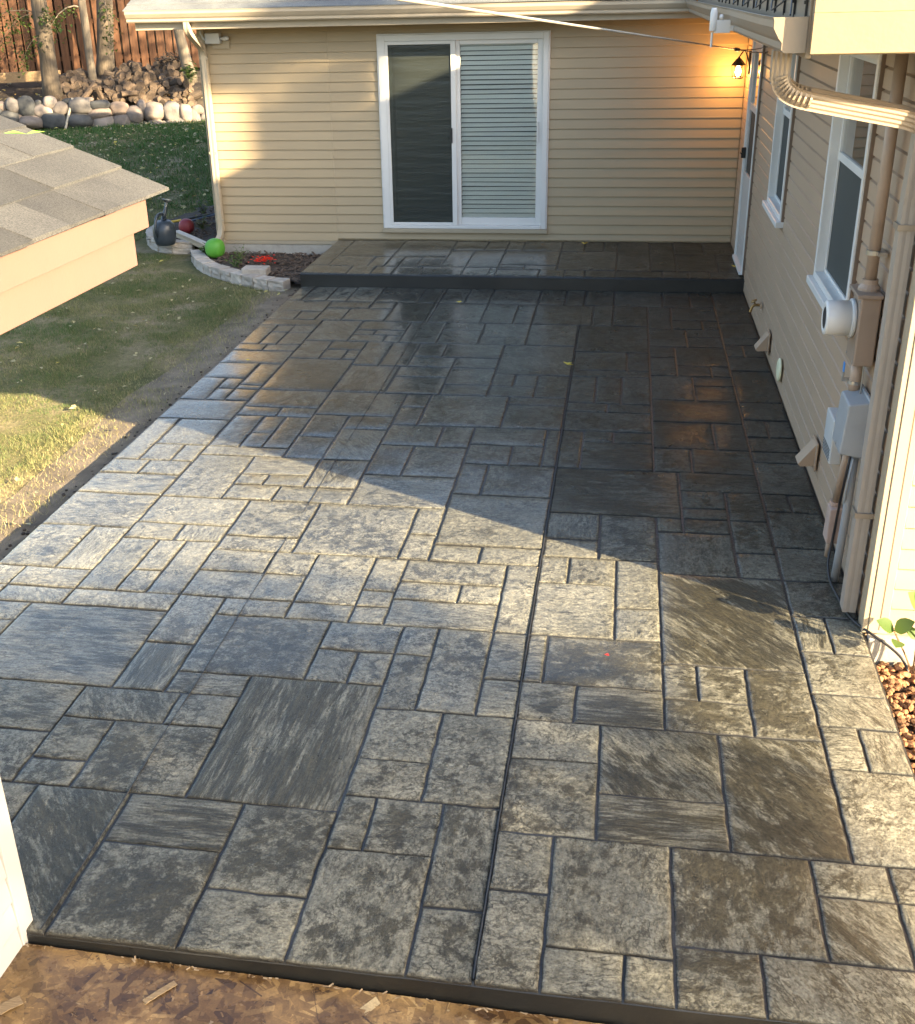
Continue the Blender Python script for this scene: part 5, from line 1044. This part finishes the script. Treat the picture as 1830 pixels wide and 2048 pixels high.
# eave: frieze under fascia under drip edge, in the sun
obj('fascia', MB().box(EX-.05, EX-.022, SY-4.2, EY-.10, 2.166, 2.243), M_PEACH, shed, bevel=.002)
obj('frieze', MB().box(EX-.075, EX-.052, SY-4.2, EY-.135, 2.070, 2.190), M_PEACH, shed, bevel=.002)
obj('rake_fascia', MB().add([(EX-.05, EY-.10, 2.166), (EX-.05, EY-.10, 2.243), (EX-2.0, EY-.10, 2.243+.78), (EX-2.0, EY-.10, 2.166+.78), (EX-.05, EY-.13, 2.166), (EX-.05, EY-.13, 2.243), (EX-2.0, EY-.13, 2.243+.78), (EX-2.0, EY-.13, 2.166+.78)],
   [(0, 1, 2, 3), (7, 6, 5, 4), (0, 4, 5, 1), (3, 2, 6, 7)]), M_WHITE_PAINT, shed)
obj('soffit', MB().box(SX, EX-.0755, SY-4.2, EY-.135, 2.072, 2.085), M_WHITE_PAINT, shed)
deck = MB().add([(EX-.01, EY-.03, 2.244), (EX-.01, SY-4.3, 2.244), (EX-2.4, SY-4.3, 2.244+.956), (EX-2.4, EY-.03, 2.244+.956)], [(0, 3, 2, 1)])
obj('roof_deck', deck, M_SHINGLE, shed)
sl_ = .4; cc_ = 1/math.hypot(1, sl_)
for r in range(9):
    y = EY - (0 if r % 2 == 0 else .17) ; first = True
    n = 0
    while y > EY-2.9 and n < 18:
        wd = R_.choice([.09, .14, .17, .22]) if not first else R_.uniform(.12, .30); y2 = y-wd
        xa = EX-r*.143*cc_ + R_.uniform(-.002, .002); xb = EX-(r+1.4)*.143*cc_; th = R_.choice([.003, .0035, .006])
        y0_ = EY if first else y; mb = MB(); m_ = 6
        for i in range(m_+1):
            yy = y0_+(y2-y0_)*i/m_; w_ = noise.noise(Vector((yy*7, r*3.3, 2)))*.0025
            za = 2.25+(EX-xa)*sl_+th+.002; zb = 2.25+(EX-xb)*sl_+.001
            mb.v += [(xa+w_, yy+.001, za-th-.004), (xa+w_, yy+.001, za), (xb, yy+.001, zb)]
        for i in range(m_): a = i*3; mb.f += [(a, a+1, a+4, a+3), (a+1, a+2, a+5, a+4)]
        mb.f += [(0, 2, 1), (m_*3, m_*3+1, m_*3+2)]
        obj('shingle', mb, M_SHINGLE, shed)
        y = y2; first = False; n += 1
q = at(55, 280, z=2.47)
tag(leaf_cloud('fallen_leaf', [(q+Vector((0, 0, .012)), (-.5, -.8, .12), (.2, 0, 1), .05, .02, .5), (q+Vector((0, 0, .012)), (.45, .8, .0), (.2, 0, 1), .045, .016, .8)], M_GREENLEAF), 'fresh green leaf lying on the shed roof shingles', 'leaf')

# ------------------------------------------------------------------ OSB sheet in front of the slab
osb = thing('osb_sheet', 'rain stained sheet of strand board lying in front of the patio edge', 'wood board', (-2.0, -11.0, -.125))
OX0, OX1, OY0, OY1, OZ = -3.06, -.62, -11.7, -10.318, -.072
M_OSB = mat('strand_board', (.25, .155, .075), .5, var=.35, scale=7, bumpk=.3, bscale=90)
obj('panel', MB().box(OX0, OX1, OY0, OY1, OZ-.012, OZ), M_OSB, osb, bevel=.002)
mt, tt, bb = newmat('wood_strand')
an = tt.nodes.new('ShaderNodeAttribute'); an.attribute_name = 'tone'
cst = ramp(tt, [(0, (.09, .055, .032)), (.3, (.20, .12, .052)), (.55, (.31, .19, .075)), (.78, (.41, .27, .115)), (.95, (.52, .38, .19)), (1, (.60, .48, .29))], an.outputs['Fac'])
vv = coords(tt, rnd=False); wet = nz(tt, vv, 3.4, 5, .65)
cst = rgbmix(tt, cst, ramp(tt, [(.40, (.34, .30, .29)), (.54, (1, 1, 1))], wet), .88, 'MULTIPLY')
cst = rgbmix(tt, cst, ramp(tt, [(.3, (.72, .72, .72)), (.7, (1.15, 1.12, 1.05))], nz(tt, vv, 160, 3, .7)), .8, 'MULTIPLY')
tt.links.new(cst, bb.inputs['Base Color']); tt.links.new(ramp(tt, [(.4, (.22,)*3), (.6, (.6,)*3)], wet), bb.inputs['Roughness'])
V, F, T = [], [], []
for i in range(9500):
    x, y = R_.uniform(OX0+.03, OX1-.03), R_.uniform(OY0+.35, OY1-.012); a = R_.choice([0, 0, .3, 1.2, 2.2]) + R_.gauss(0, .55)
    l, w = R_.uniform(.02, .075), R_.choice([R_.uniform(.001, .003), R_.uniform(.005, .018), R_.uniform(.005, .018)]); z = OZ+.0004+R_.random()*.0012; t_ = R_.uniform(-.0004, .0004)
    ca, sa = math.cos(a), math.sin(a); k = len(V); sk = R_.uniform(-.4, .4)*w
    for u, v in ((-l, -w), (l*R_.uniform(.8, 1), -w+sk), (l, w*R_.uniform(.4, 1)), (-l*R_.uniform(.7, 1), w)):
        X, Y = x+u*ca-v*sa, y+u*sa+v*ca; V.append((min(max(X, OX0+.002), OX1), min(Y, OY1-.001), z+u/l*t_))
    F.append((k, k+1, k+2, k+3)); T += [min(1, max(0, R_.gauss(.46, .19) + .18*noise.noise(Vector((x*2.2, y*2.2, 0)))))]*4
me = bpy.data.meshes.new('wood_strands'); me.from_pydata(V, [], F); me.materials.append(mt); me.update(); set_attr(me, 'tone', T)
o = link('wood_strands', me, osb, -Vector(osb['base'])); kind(o, 'stuff'); osb.rotation_euler = (0, .029, 0)
mb = MB()   # frayed pale edge along the slab
for i in range(160):
    x = R_.uniform(OX0, OX1); a = R_.gauss(0, .6); l = R_.uniform(.004, .016)
    mb.obox((x, OY1-.004+R_.uniform(-.012, .004), OZ+R_.uniform(-.006, .004)), (math.cos(a), math.sin(a), R_.uniform(-.04, .04)), (-math.sin(a), math.cos(a), 0), (0, 0, 1), l*.7, R_.uniform(.001, .003), .0006)
M_CHIPW = wood_material('torn_wood_chip', (.17, .115, .06), (.33, .235, .13), 'X', 5.0, hue=.3)
kind(obj('frayed_edge', mb, mat('pale_wood_fibre', (.36, .27, .17), .8, var=.3, scale=40), osb), 'stuff')
for k, (px, py, l, w, a) in enumerate([(320, 1985, .055, .011, .9), (20, 2010, .035, .020, .8), (120, 2030, .040, .003, .7), (590, 2020, .030, .003, 1.4), (285, 2014, .045, .0035, .05)]):
    if k in (2, 3, 4): continue
    q = at(px, py, z=OZ+.006); ZC = OZ-.029*(q.x+2.0); q = at(px, py, z=ZC+.004); mb = MB(); n = 5
    for i in range(n+1):
        u = -l+2*l*i/n; ww = w*(1-.25*abs(noise.noise(Vector((i*1.3, k*5.0, 0)))))
        X = lambda v: (q.x+u*math.cos(a)-v*math.sin(a), q.y+u*math.sin(a)+v*math.cos(a))
        for v, zz in ((-ww, 0), (ww, 0), (ww, .0025), (-ww, .0025)): x_, y_ = X(v); mb.v.append((x_, y_, ZC+.0035+zz+.0015*math.sin(i*.8)-.029*0))
    for i in range(n):
        for j in range(4): a_, b2 = i*4+j, i*4+(j+1) % 4; mb.f.append((a_, b2, b2+4, a_+4))
    mb.f += [(3, 2, 1, 0), (n*4, n*4+1, n*4+2, n*4+3)]
    tag(obj('wood_chip', mb, M_CHIPW), ['long pale splinter lying loose on the strand board', 'broad torn chip at the left end of the strand board', 'narrow pale sliver beside the torn chip', 'short upright looking sliver right of the long splinter', 'thin sliver just in front of the long splinter'][k], 'wood chip')
# ------------------------------------------------------------------ back garden: boulder wall, terrace, firewood, fence, trees
BA, BB = Vector((-13.7, 9.3, 0)), Vector((-10.1, 11.0, 0))
bd = (BB-BA).normalized(); bn = Vector((bd.y, -bd.x, 0))     # bn points at the lawn
def on_wall(px, py, off=0.0):
    """point where the sight line of a pixel meets the vertical plane of the boulder wall"""
    v = ray(px, py); d = (BA+bn*off-CAM_POS).dot(bn)/v.dot(bn); return CAM_POS+v*d, d
mb = MB()
prof = [(-.02, .15), (.02, .55), (.12, .66), (.9, .76), (2.0, 1.08), (3.0, 1.28), (7, 1.35), (25, 1.9)]
for i in range(-8, 26):
    for (o_, z) in prof:
        c = BA + bd*(i*.6) - bn*(o_+.10); mb.v.append((c.x, c.y, z + noise.noise(Vector((c.x*1.3, c.y*1.3, 0)))*.05))
n = len(prof)
for i in range(33):
    for k in range(n-1): a = i*n+k; mb.f.append((a, a+1, a+n+1, a+n))
M_TERR = mat('leaf_littered_earth', (.050, .038, .026), .95, var=.5, scale=4, bumpk=1.0, bscale=14, dirt=.4, dirtcol=(.16, .12, .07))
kind(obj('terrace', mb, M_TERR, smooth=True), 'structure')
def stone_mat():
    mt, t, b = newmat('fieldstone')
    v = coords(t); oi = t.nodes.new('ShaderNodeObjectInfo')
    base = ramp(t, [(0, (.05, .055, .058)), (.25, (.10, .098, .096)), (.5, (.165, .15, .138)), (.75, (.21, .16, .13)), (1, (.25, .23, .21))], oi.outputs['Random'])
    c = rgbmix(t, base, ramp(t, [(.3, (.6, .6, .6)), (.7, (1.25, 1.22, 1.18))], nz(t, v, 5, 6, .65)), .9, 'MULTIPLY')
    t.links.new(c, b.inputs['Base Color']); b.inputs['Roughness'].default_value = .8
    t.links.new(bump(t, nz(t, v, 22, 5, .65), .5, .02), b.inputs['Normal']); return mt
M_STONE = stone_mat()
bw = thing('boulder_wall', 'low dry wall of rounded field boulders at the back of the lawn', 'stone wall', (BA.x, BA.y, .2))
Z1 = 460/1820
for (cx, cy, w, h) in [(100, 835, 95, 105), (210, 850, 125, 145), (345, 885, 150, 105), (395, 810, 95, 85), (480, 855, 125, 90), (635, 840, 165, 110), (785, 830, 160, 65), (785, 897, 165, 80), (945, 862, 140, 100), (1065, 912, 135, 125), (1215, 885, 155, 135), (1360, 890, 135, 150), (1470, 900, 100, 135), (1545, 945, 85, 160), (1125, 845, 60, 95), (75, 932, 145, 105), (172, 945, 80, 95), (250, 965, 170, 85), (430, 960, 185, 120), (640, 955, 185, 110), (815, 980, 175, 120), (965, 978, 140, 145), (1100, 1012, 165, 95), (1230, 1002, 120, 95), (1400, 985, 170, 115), (1302, 990, 45, 65), (690, 1036, 165, 55), (572, 1005, 80, 90), (18, 842, 60, 70), (-10, 895, 60, 70), (322, 978, 50, 55), (300, 820, 55, 50), (540, 800, 90, 40), (700, 790, 70, 35), (1640, 960, 90, 150), (-60, 850, 100, 110), (-70, 940, 120, 100), (1560, 870, 90, 70), (880, 925, 60, 60), (560, 915, 60, 60)]:
    p, d = on_wall(cx*Z1, cy*Z1, R_.uniform(-.02, .06)); s = d/FPX*Z1/2
    rx, rz = w*s*1.04, h*s*1.04; ry = R_.uniform(.75, 1.0)*max(rx, rz)*.85
    mb = MB().blob((0, 0, 0), rx, ry, rz, 3, .16, 1.1, R_.random()*50); an = math.atan2(bd.y, bd.x); ca, sa = math.cos(an), math.sin(an); tl = R_.uniform(-.25, .25)
    mb.v = [(p.x+(x*math.cos(tl)-z*math.sin(tl)*.6)*ca-y*sa, p.y+(x*math.cos(tl)-z*math.sin(tl)*.6)*sa+y*ca, p.z+z+x*math.sin(tl)*.5) for x, y, z in mb.v]
    obj('boulder', mb, M_STONE, bw, smooth=True)
# weathered stake leaning on the wall
a, d = on_wall(131, 257, .18); b_, d = on_wall(145, 196, .10)
tag(obj('stake', MB().tube([a, b_], .026, 8), M_STAKE), 'pale wooden stake leaning upright against the boulder wall', 'stake')
# firewood
def log_mesh(L, r, split):
    mb = MB(); n = 9; ang = [2*math.pi*i/n for i in range(n)]
    rad = [r*(1+R_.uniform(-.1, .1)) for _ in ang]
    if split: rad = [q*(.35 if math.cos(a) < -.1 else 1) for q, a in zip(rad, ang)]
    for x in (-L/2, L/2):
        for a, q in zip(ang, rad): mb.v.append((x+R_.uniform(-.004, .004), q*math.cos(a), q*math.sin(a)))
    mb.f = [(i, (i+1) % n, n+(i+1) % n, n+i) for i in range(n)] + [tuple(reversed(range(n))), tuple(range(n, 2*n))]
    me = bpy.data.meshes.new('firewood_log'); me.from_pydata(mb.v, [], mb.f); me.materials.append(M_LOGBARK); me.materials.append(M_LOGEND)
    for i, p in enumerate(me.polygons): p.material_index = 1 if i >= n or (split and i in (3, 4, 5)) else 0
    me.update(); return me
LOGS = [log_mesh(R_.uniform(.32, .5), R_.uniform(.055, .095), k % 3 == 0) for k in range(12)]
outline = [(640, 790), (690, 700), (780, 640), (850, 620), (910, 590), (1000, 520), (1080, 508), (1150, 545), (1220, 530), (1290, 470), (1430, 485), (1490, 570), (1540, 840), (1100, 835), (1060, 790), (700, 800)]
outline2 = [(465, 770), (475, 610), (540, 590), (640, 580), (690, 640), (690, 760)]
def inpoly(poly, x, y):
    c = False; j = len(poly)-1
    for i in range(len(poly)):
        if (poly[i][1] > y) != (poly[j][1] > y) and x < (poly[j][0]-poly[i][0])*(y-poly[i][1])/(poly[j][1]-poly[i][1])+poly[i][0]: c = not c
        j = i
    return c
pts = []; tries = 0
while len(pts) < 290 and tries < 40000:
    tries += 1; x, y = R_.uniform(450, 1545), R_.uniform(465, 845)
    if not (inpoly(outline, x, y) or inpoly(outline2, x, y)): continue
    if all((x-a)**2+(y-b_)**2 > 25**2 for a, b_ in pts): pts.append((x, y))
for k, (x, y) in enumerate(pts):
    p, d = on_wall(x*Z1, y*Z1, -.30-(845-y)*.0026)
    o = link('firewood_log', R_.choice(LOGS)); o.location = p
    cross = R_.random() < .16
    yaw = math.atan2(-bn.y, -bn.x) + (R_.gauss(0, .28) if not cross else 1.4+R_.gauss(0, .3))
    o.rotation_euler = (R_.uniform(0, 6.28), R_.gauss(0, .12 if not cross else .3), yaw)
    s = R_.uniform(.7, 1.15); o.scale = (s, s, s)
    tag(o, 'cut firewood log in the tumbled heap behind the boulder wall', 'log', 'cut firewood logs in the heap above the boulder wall')
p, d = on_wall(745*Z1, 690*Z1, -.25)   # long split pieces lying in front of the heap
for k, (x0, y0, x1, y1) in enumerate([(655, 790, 755, 660), (770, 690, 815, 795), (800, 700, 700, 700), (960, 745, 1085, 735)]):
    a, _ = on_wall(x0*Z1, y0*Z1, -.22); b_, _ = on_wall(x1*Z1, y1*Z1, -.30)
    tag(obj('split_log', MB().tube([a, b_], .055, 6), M_LOGEND), ['long pale split log leaning at the left end of the heap', 'short split log standing on end before the heap', 'split log lying flat at the foot of the thin tree', 'broad pale split slab lying low in the heap'][k], 'log')
mb = MB()
for i in range(40):
    x, y = R_.uniform(1230, 1440), R_.uniform(450, 520); p, d = on_wall(x*Z1, y*Z1, -1.1); e = p+Vector((R_.uniform(-.25, .25), R_.uniform(-.2, .2), R_.uniform(-.05, .18)))
    mb.tube([p, (p+e)/2+Vector((0, 0, .02)), e], .012, 5)
kind(obj('brushwood', mb, M_LOGBARK), 'stuff')
# fence: each board its own piece
FA, FB = Vector((-14.79, 11.65, 0)), Vector((-11.47, 13.23, 0)); fd = (FB-FA).normalized(); fn = Vector((fd.y, -fd.x, 0)); fan = math.atan2(fd.y, fd.x)
fence = thing('fence', 'tall orange brown cedar board fence with dark gaps behind the woodpile', 'fence', (FA.x, FA.y, 1.2))
bmsh = None
i = -14; u = -2.6
while u < 6.5:
    w = R_.uniform(.150, .168); c = FA+fd*(u+w/2); zt = 3.3+R_.uniform(-.01, .01)
    if bmsh is None:
        mb = MB().box(-.078, .078, -.0095, .0095, 0, 2.05); mb2_ = obj('board', mb, M_CEDAR, fence, bevel=.003); bmsh = mb2_
        o = mb2_
    else: o = bmsh.copy(); COL.objects.link(o)
    o.location = Vector((c.x, c.y, 1.26+R_.uniform(-.012, .012))) - fence.location; o.rotation_euler = (R_.uniform(-.006, .006), R_.uniform(-.006, .006), fan); o.scale.x = w/.160
    u += w + R_.uniform(.024, .036)
for z in (1.55, 2.3, 3.0):
    c = FA+fd*2 - fn*.035; obj('rail', MB().obox((c.x, c.y, z), fd, fn, (0, 0, 1), 4.6, .019, .045), M_CEDAR, fence)
for k in range(-1, 4):
    c = FA+fd*(k*2.3) - fn*.10; obj('post', MB().obox((c.x, c.y, 2.2), fd, fn, (0, 0, 1), .045, .045, 1.15), M_CEDAR, fence)
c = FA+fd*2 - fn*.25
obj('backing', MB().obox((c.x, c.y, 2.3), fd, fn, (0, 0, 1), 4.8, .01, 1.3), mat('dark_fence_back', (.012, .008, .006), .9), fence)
a = at(-40, 158, d=27.0); b_ = at(122, 150, d=27.0)
tag(obj('timber_edging', MB().obox((a+b_)/2, b_-a, fn, (0, 0, 1), (b_-a).length/2, .06, .10), M_TIMBER, bevel=.01), 'long tan timber edging board at the foot of the fence', 'timber')
# trees with hanging leaves
def tree(label, base, top, r0, r1, bark, branches, leaves, seed, name='tree', lean_to=None):
    rr = random.Random(seed); base, top = Vector(base), Vector(top); t = thing(name, label, 'tree', base)
    n = 16; path, rad = [], []
    for i in range(n+1):
        u = i/n; p = base.lerp(top, u) + Vector((noise.noise(Vector((u*2.5, seed, 0)))*.10, noise.noise(Vector((u*2.5, seed, 5)))*.10, 0))*u
        path.append(p); rad.append((r0*(1-u)+r1*u)*(1+.35*math.exp(-u*22))*(1+.05*noise.noise(Vector((u*14, seed, 2)))))
    mb = MB().tube(path, rad, 16)
    mb.v = [tuple(Vector(v) + (Vector(v)-Vector((path[min(n, k//16)]))).normalized()*.018*noise.noise(Vector((v[0]*9, v[1]*9, v[2]*2.2)))) if k < 16*(n+1) else v for k, v in enumerate(mb.v)]
    obj('trunk', mb, bark, t, smooth=True)
    items = []
    for (u, d, l, rad_, nl, droop) in branches:
        p0 = path[int(u*n)]; d = Vector(d).normalized(); pts_ = [p0 + d*l*k/5 + Vector((0, 0, -droop*(k/5)**2*l)) for k in range(6)]
        obj('limb', MB().tube(pts_, [rad_*(1-.8*k/5) for k in range(6)], 7), bark, t, smooth=True)
        for j in range(nl):
            k = rr.uniform(.25, 1)*5; q = pts_[int(k)].lerp(pts_[min(5, int(k)+1)], k-int(k)); q = q+Vector((rr.gauss(0, .16), rr.gauss(0, .16), rr.gauss(-.12, .16)))*l*.55
            a = rr.uniform(0, 6.28); items.append((q, (math.cos(a), math.sin(a), rr.uniform(-1.1, .3)), (0, 0, 1), rr.uniform(.07, .12), rr.uniform(.04, .065), rr.random()))
    if items: leaf_cloud('crown', items, M_LEAF, t)
    return t
def D(px, py, d): return at(px, py, d=d)
def up(px0, py0, px1, py1, d, H=7.5):
    """trunk base and top so that it runs through both pixels at about distance d"""
    a = D(px0, py0, d); b_ = D(px1, py1, d*.997); k = (H-a.z)/(b_.z-a.z); return a-Vector((0, 0, .15)), a+(b_-a)*k
a, b_ = up(106, 190, 78, 12, 25.9)
tree('grey trunked tree with hanging leaf sprays, leftmost in front of the fence', a, b_, .175, .10, M_BARK,
     [(.30, (-1, -.5, .5), 1.6, .012, 150, .7), (.26, (.6, -.6, .4), 1.0, .010, 120, .8), (.33, (-.5, -.4, .8), 1.6, .012, 120, .7), (.5, (-.8, .5, .7), 1.6, .04, 50, .4), (.70, (-.4, .6, .8), 1.4, .03, 40, .3), (.26, (-.9, -.8, .35), 1.0, .009, 150, .9), (.24, (-.2, -1, .3), .9, .008, 110, .9)], 3, 3)
a, b_ = up(187, 170, 164, 4, 26.3)
tree('thin pale tree trunk beside the left end of the woodpile', a, b_, .085, .05, M_BARK_PALE,
     [(.26, (-.7, -.5, .4), .9, .02, 90, 1.0), (.5, (.5, .5, .6), 1.0, .02, 30, .5), (.65, (-.3, .6, .8), 1.0, .02, 30, .4)], 3, 7)
a, b_ = up(210, 158, 207, 0, 26.7)
tree('thick dark barked tree trunk standing behind the woodpile', a, b_, .175, .12, M_BARK,
     [(.27, (.4, -.8, .3), 1.0, .02, 120, 1.1), (.5, (.5, .7, .6), 1.4, .04, 40, .3), (.65, (-.6, .6, .7), 1.4, .04, 40, .3)], 3, 12)
a, b_ = up(382, 150, 360, 66, 25.6, 6.5)
tree('leaning pale tree trunk beside the house corner by the woodpile', a, b_, .11, .07, M_BARK_PALE, [(.6, (-.8, .2, .6), 1.0, .02, 30, .4), (.25, (-.3, -.9, .2), .5, .02, 40, .6)], 3, 21)
# green tuft by that trunk and a dark downspout-like stake at the heap's right end
p = D(380, 150, 25.2); small_plant('green_plant', 'green shoots at the foot of the leaning tree behind the house corner', p-Vector((0, 0, .15)), .5, 16, .09, M_PLANT)
# unseen trees, added so that their crowns shape the shade of the low sun
def added_shade_tree(label, c, rx, ry, rz, nleaf, leaf, seed, ground=-.12, az=None, squ=2.6, ragged=.12):
    rr = random.Random(seed); c = Vector(c); t = thing('tree', label, 'tree', (c.x, c.y, ground)); h_ = Vector((SUN_DIR.x, SUN_DIR.y, 0)).normalized(); q_ = Vector((-h_.y, h_.x, 0))
    obj('trunk', MB().tube([(c.x, c.y, ground), (c.x+.05, c.y, c.z*.5), c], [.14, .10, .05], 12), M_BARK, t, smooth=True)
    items = []
    while len(items) < nleaf:
        u = Vector([rr.uniform(-1, 1) for _ in range(3)]); m_ = (abs(u.x)**squ+abs(u.y)**squ+abs(u.z)**squ)**(1/squ)
        if m_ > 1 + ragged*noise.noise(u*2.3+Vector((seed, 0, 0))): continue
        p = c + h_*(u.x*rx) + q_*(u.y*ry) + Vector((0, 0, u.z*rz)); a = rr.uniform(0, 6.28)
        items.append((p, (math.cos(a), math.sin(a), rr.uniform(-.8, .6)), (rr.uniform(-.6, .6), rr.uniform(-.6, .6), 1), leaf*rr.uniform(.7, 1.2), leaf*.6*rr.uniform(.7, 1.2), rr.random()))
    leaf_cloud('crown', items, M_LEAF, t)
    for k in range(7):
        d = Vector([rr.uniform(-1, 1), rr.uniform(-1, 1), rr.uniform(-.6, .6)]); obj('limb', MB().tube([c-Vector((0, 0, rz*.6)), c+h_*d.x*rx*.6+q_*d.y*ry*.6+Vector((0, 0, d.z*rz*.6))], [.05, .015], 7), M_BARK, t)
    return t
SUNH = Vector((SUN_DIR.x, SUN_DIR.y, 0)).normalized(); SUNP = Vector((-SUNH.y, SUNH.x, 0))   # towards the sun, and across
def sunward(target, dist): return Vector(target) + SUNH*dist + Vector((0, 0, dist*math.tan(SUN_EL)))
SHADE = True
if SHADE:
    c = sunward((-2.55, -10.05, 0), 15.5)
    added_shade_tree('added unseen leafy tree that shades the near half of the patio', c, 1.5, 2.05, .62, 5200, .17, 5)
    c = sunward((-4.58, 0, 1.50), 26.0)
    added_shade_tree('added unseen leafy tree that breaks the sun on the back wall', c, .6, .36, .62, 1150, .15, 9, squ=2.0, ragged=.4)
    c = sunward((-5.30, 0, 2.14), 24.0)
    added_shade_tree('second added unseen tree, shading the top of the back wall', c, .4, .50, .30, 900, .15, 14, squ=2.0, ragged=.5)
    c = sunward((-13.2, 11.6, 1.5), 17.0)
    added_shade_tree('added unseen broad tree behind the back wing, dappling fence and woodpile', c, 2.4, 4.0, 1.8, 5200, .19, 23, squ=2.2, ragged=.4, ground=0.2)

# ------------------------------------------------------------------ grass and fallen leaves
rng = np.random.default_rng(4)
def lawn_points(n, x0, x1, y0, y1):
    return np.c_[rng.uniform(x0, x1, n), rng.uniform(y0, y1, n)]
def grass(n, x0, x1, y0, y1, h, w, keep):
    P = lawn_points(n, x0, x1, y0, y1); P = np.array([p for p in P if keep(p[0], p[1])])
    return P, np.full(len(P), h), np.full(len(P), w)
def dens(x, y):
    """ragged turf: bare and dry near the slab and in patches"""
    d = (PAT_L-x); v = noise.noise(Vector((x*1.1, y*1.1, 7)))*.8 + noise.noise(Vector((x*3.4, y*3.4, 2)))*.45
    return v + min(1.0, (d-.30)*1.5)
def keep_near(x, y):
    if x > PAT_L-.13: return False
    if -6.5 < x and y > -1.35 and (x+5.3)*.55+y > -1.15: return False
    if y > .25 and x > -7.35: return False
    return rng.random() < .12 + .75*max(0, min(1, dens(x, y)))
def keep_far(x, y):
    p = Vector((x, y, 0)); return (p-BA).dot(bn) > .02 and not (x > -5.95) and not (x > -7.35 and y < 3.2)
sets = [grass(330000, -7.6, -4.45, -8.2, 1.0, .022, .0019, keep_near), grass(40000, -12, -6.9, -1, 3.5, .034, .005, lambda x, y: keep_near(x, y)), grass(70000, -16, -5.9, 3.2, 12, .055, .009, keep_far)]
V, F, T = [], [], []
for P, H, Wd in sets:
    n = len(P); ang = rng.uniform(0, 2*np.pi, n); le = rng.normal(0, .55, (n, 2)); hh = H*rng.uniform(.55, 1.35, n)*np.array([max(.35, 1+1.3*noise.noise(Vector((x*2.3, y*2.3, 5)))+.9*noise.noise(Vector((x*8, y*8, 1)))) for x, y in P]); ww = Wd*rng.uniform(.7, 1.3, n)
    zz = np.array([max(lawn_z(x, y), -.104) if x > PAT_L-.70 and y < -.8 else lawn_z(x, y) for x, y in P])
    dx, dy = np.cos(ang)*ww, np.sin(ang)*ww; k = sum(len(v) for v in V)
    a = np.c_[P[:, 0]-dx, P[:, 1]-dy, zz-.004]; b_ = np.c_[P[:, 0]+dx, P[:, 1]+dy, zz-.004]; c = np.c_[P[:, 0]+le[:, 0]*hh, P[:, 1]+le[:, 1]*hh, zz+hh]
    V.append(np.stack([a, b_, c], 1).reshape(-1, 3)); F.append(np.arange(k, k+3*n).reshape(-1, 3))
    dry = np.array([max(.12, min(1, .62-.35*dens(x, y)*(.8 if y < 3 else .9))) for x, y in P]) if Wd[0] < .008 else np.array([max(0, min(.5, .05+.3*noise.noise(Vector((x*.8, y*.8, 3))))) for x, y in P])
    T.append(np.repeat(np.clip(dry + rng.normal(0, .16, n), 0, 1), 3))
V = np.concatenate(V); F = np.concatenate(F); T = np.concatenate(T)
me = bpy.data.meshes.new('grass'); me.vertices.add(len(V)); me.vertices.foreach_set('co', V.ravel().astype(np.float32)); me.loops.add(F.size); me.loops.foreach_set('vertex_index', F.ravel().astype(np.int32))
me.polygons.add(len(F)); me.polygons.foreach_set('loop_start', np.arange(0, F.size, 3, dtype=np.int32)); me.polygons.foreach_set('loop_total', np.full(len(F), 3, np.int32)); me.materials.append(M_GRASS); me.update(calc_edges=True); set_attr(me, 'tone', T)
kind(link('grass', me), 'stuff')
items = []
for i in range(1500):
    if i < 330: x, y = R_.uniform(-8.2, -4.5), R_.uniform(-8.5, 1.0); s = R_.uniform(.02, .042)
    else: x, y = R_.uniform(-13.5, -6.0), R_.uniform(2.5, 11.0); s = R_.uniform(.035, .065)
    if i >= 330 and not keep_far(x, y): continue
    if i < 330 and not (x < PAT_L-.15 and not (y > .1 and x > -7.3)): continue
    if i < 330 and -6.5 < x and (x+5.3)*.55+y > -1.15: continue
    a = R_.uniform(0, 6.28); items.append(((x, y, max(lawn_z(x, y), -.104)+.022*(1 if i < 330 else 2)), (math.cos(a), math.sin(a), R_.uniform(-.2, .5)), (R_.gauss(0, .4), R_.gauss(0, .4), 1), s*1.5, s*.9, abs(R_.gauss(.2, .28)) % 1))
kind(leaf_cloud('fallen_leaves', items, M_FALLEN), 'stuff')
items = []
for i in range(500):
    x, y = R_.uniform(-16, -9.5), R_.uniform(9, 15); p = Vector((x, y, 0)); o_ = -(p-BA).dot(bn)
    if o_ < .15 or o_ > 2.2: continue
    a = R_.uniform(0, 6.28); items.append(((x, y, .70+o_*.20+R_.uniform(0, .05)), (math.cos(a), math.sin(a), R_.uniform(-.2, .6)), (0, 0, 1), .10, .06, R_.random()))
kind(leaf_cloud('fallen_leaves', items, M_FALLEN), 'stuff')
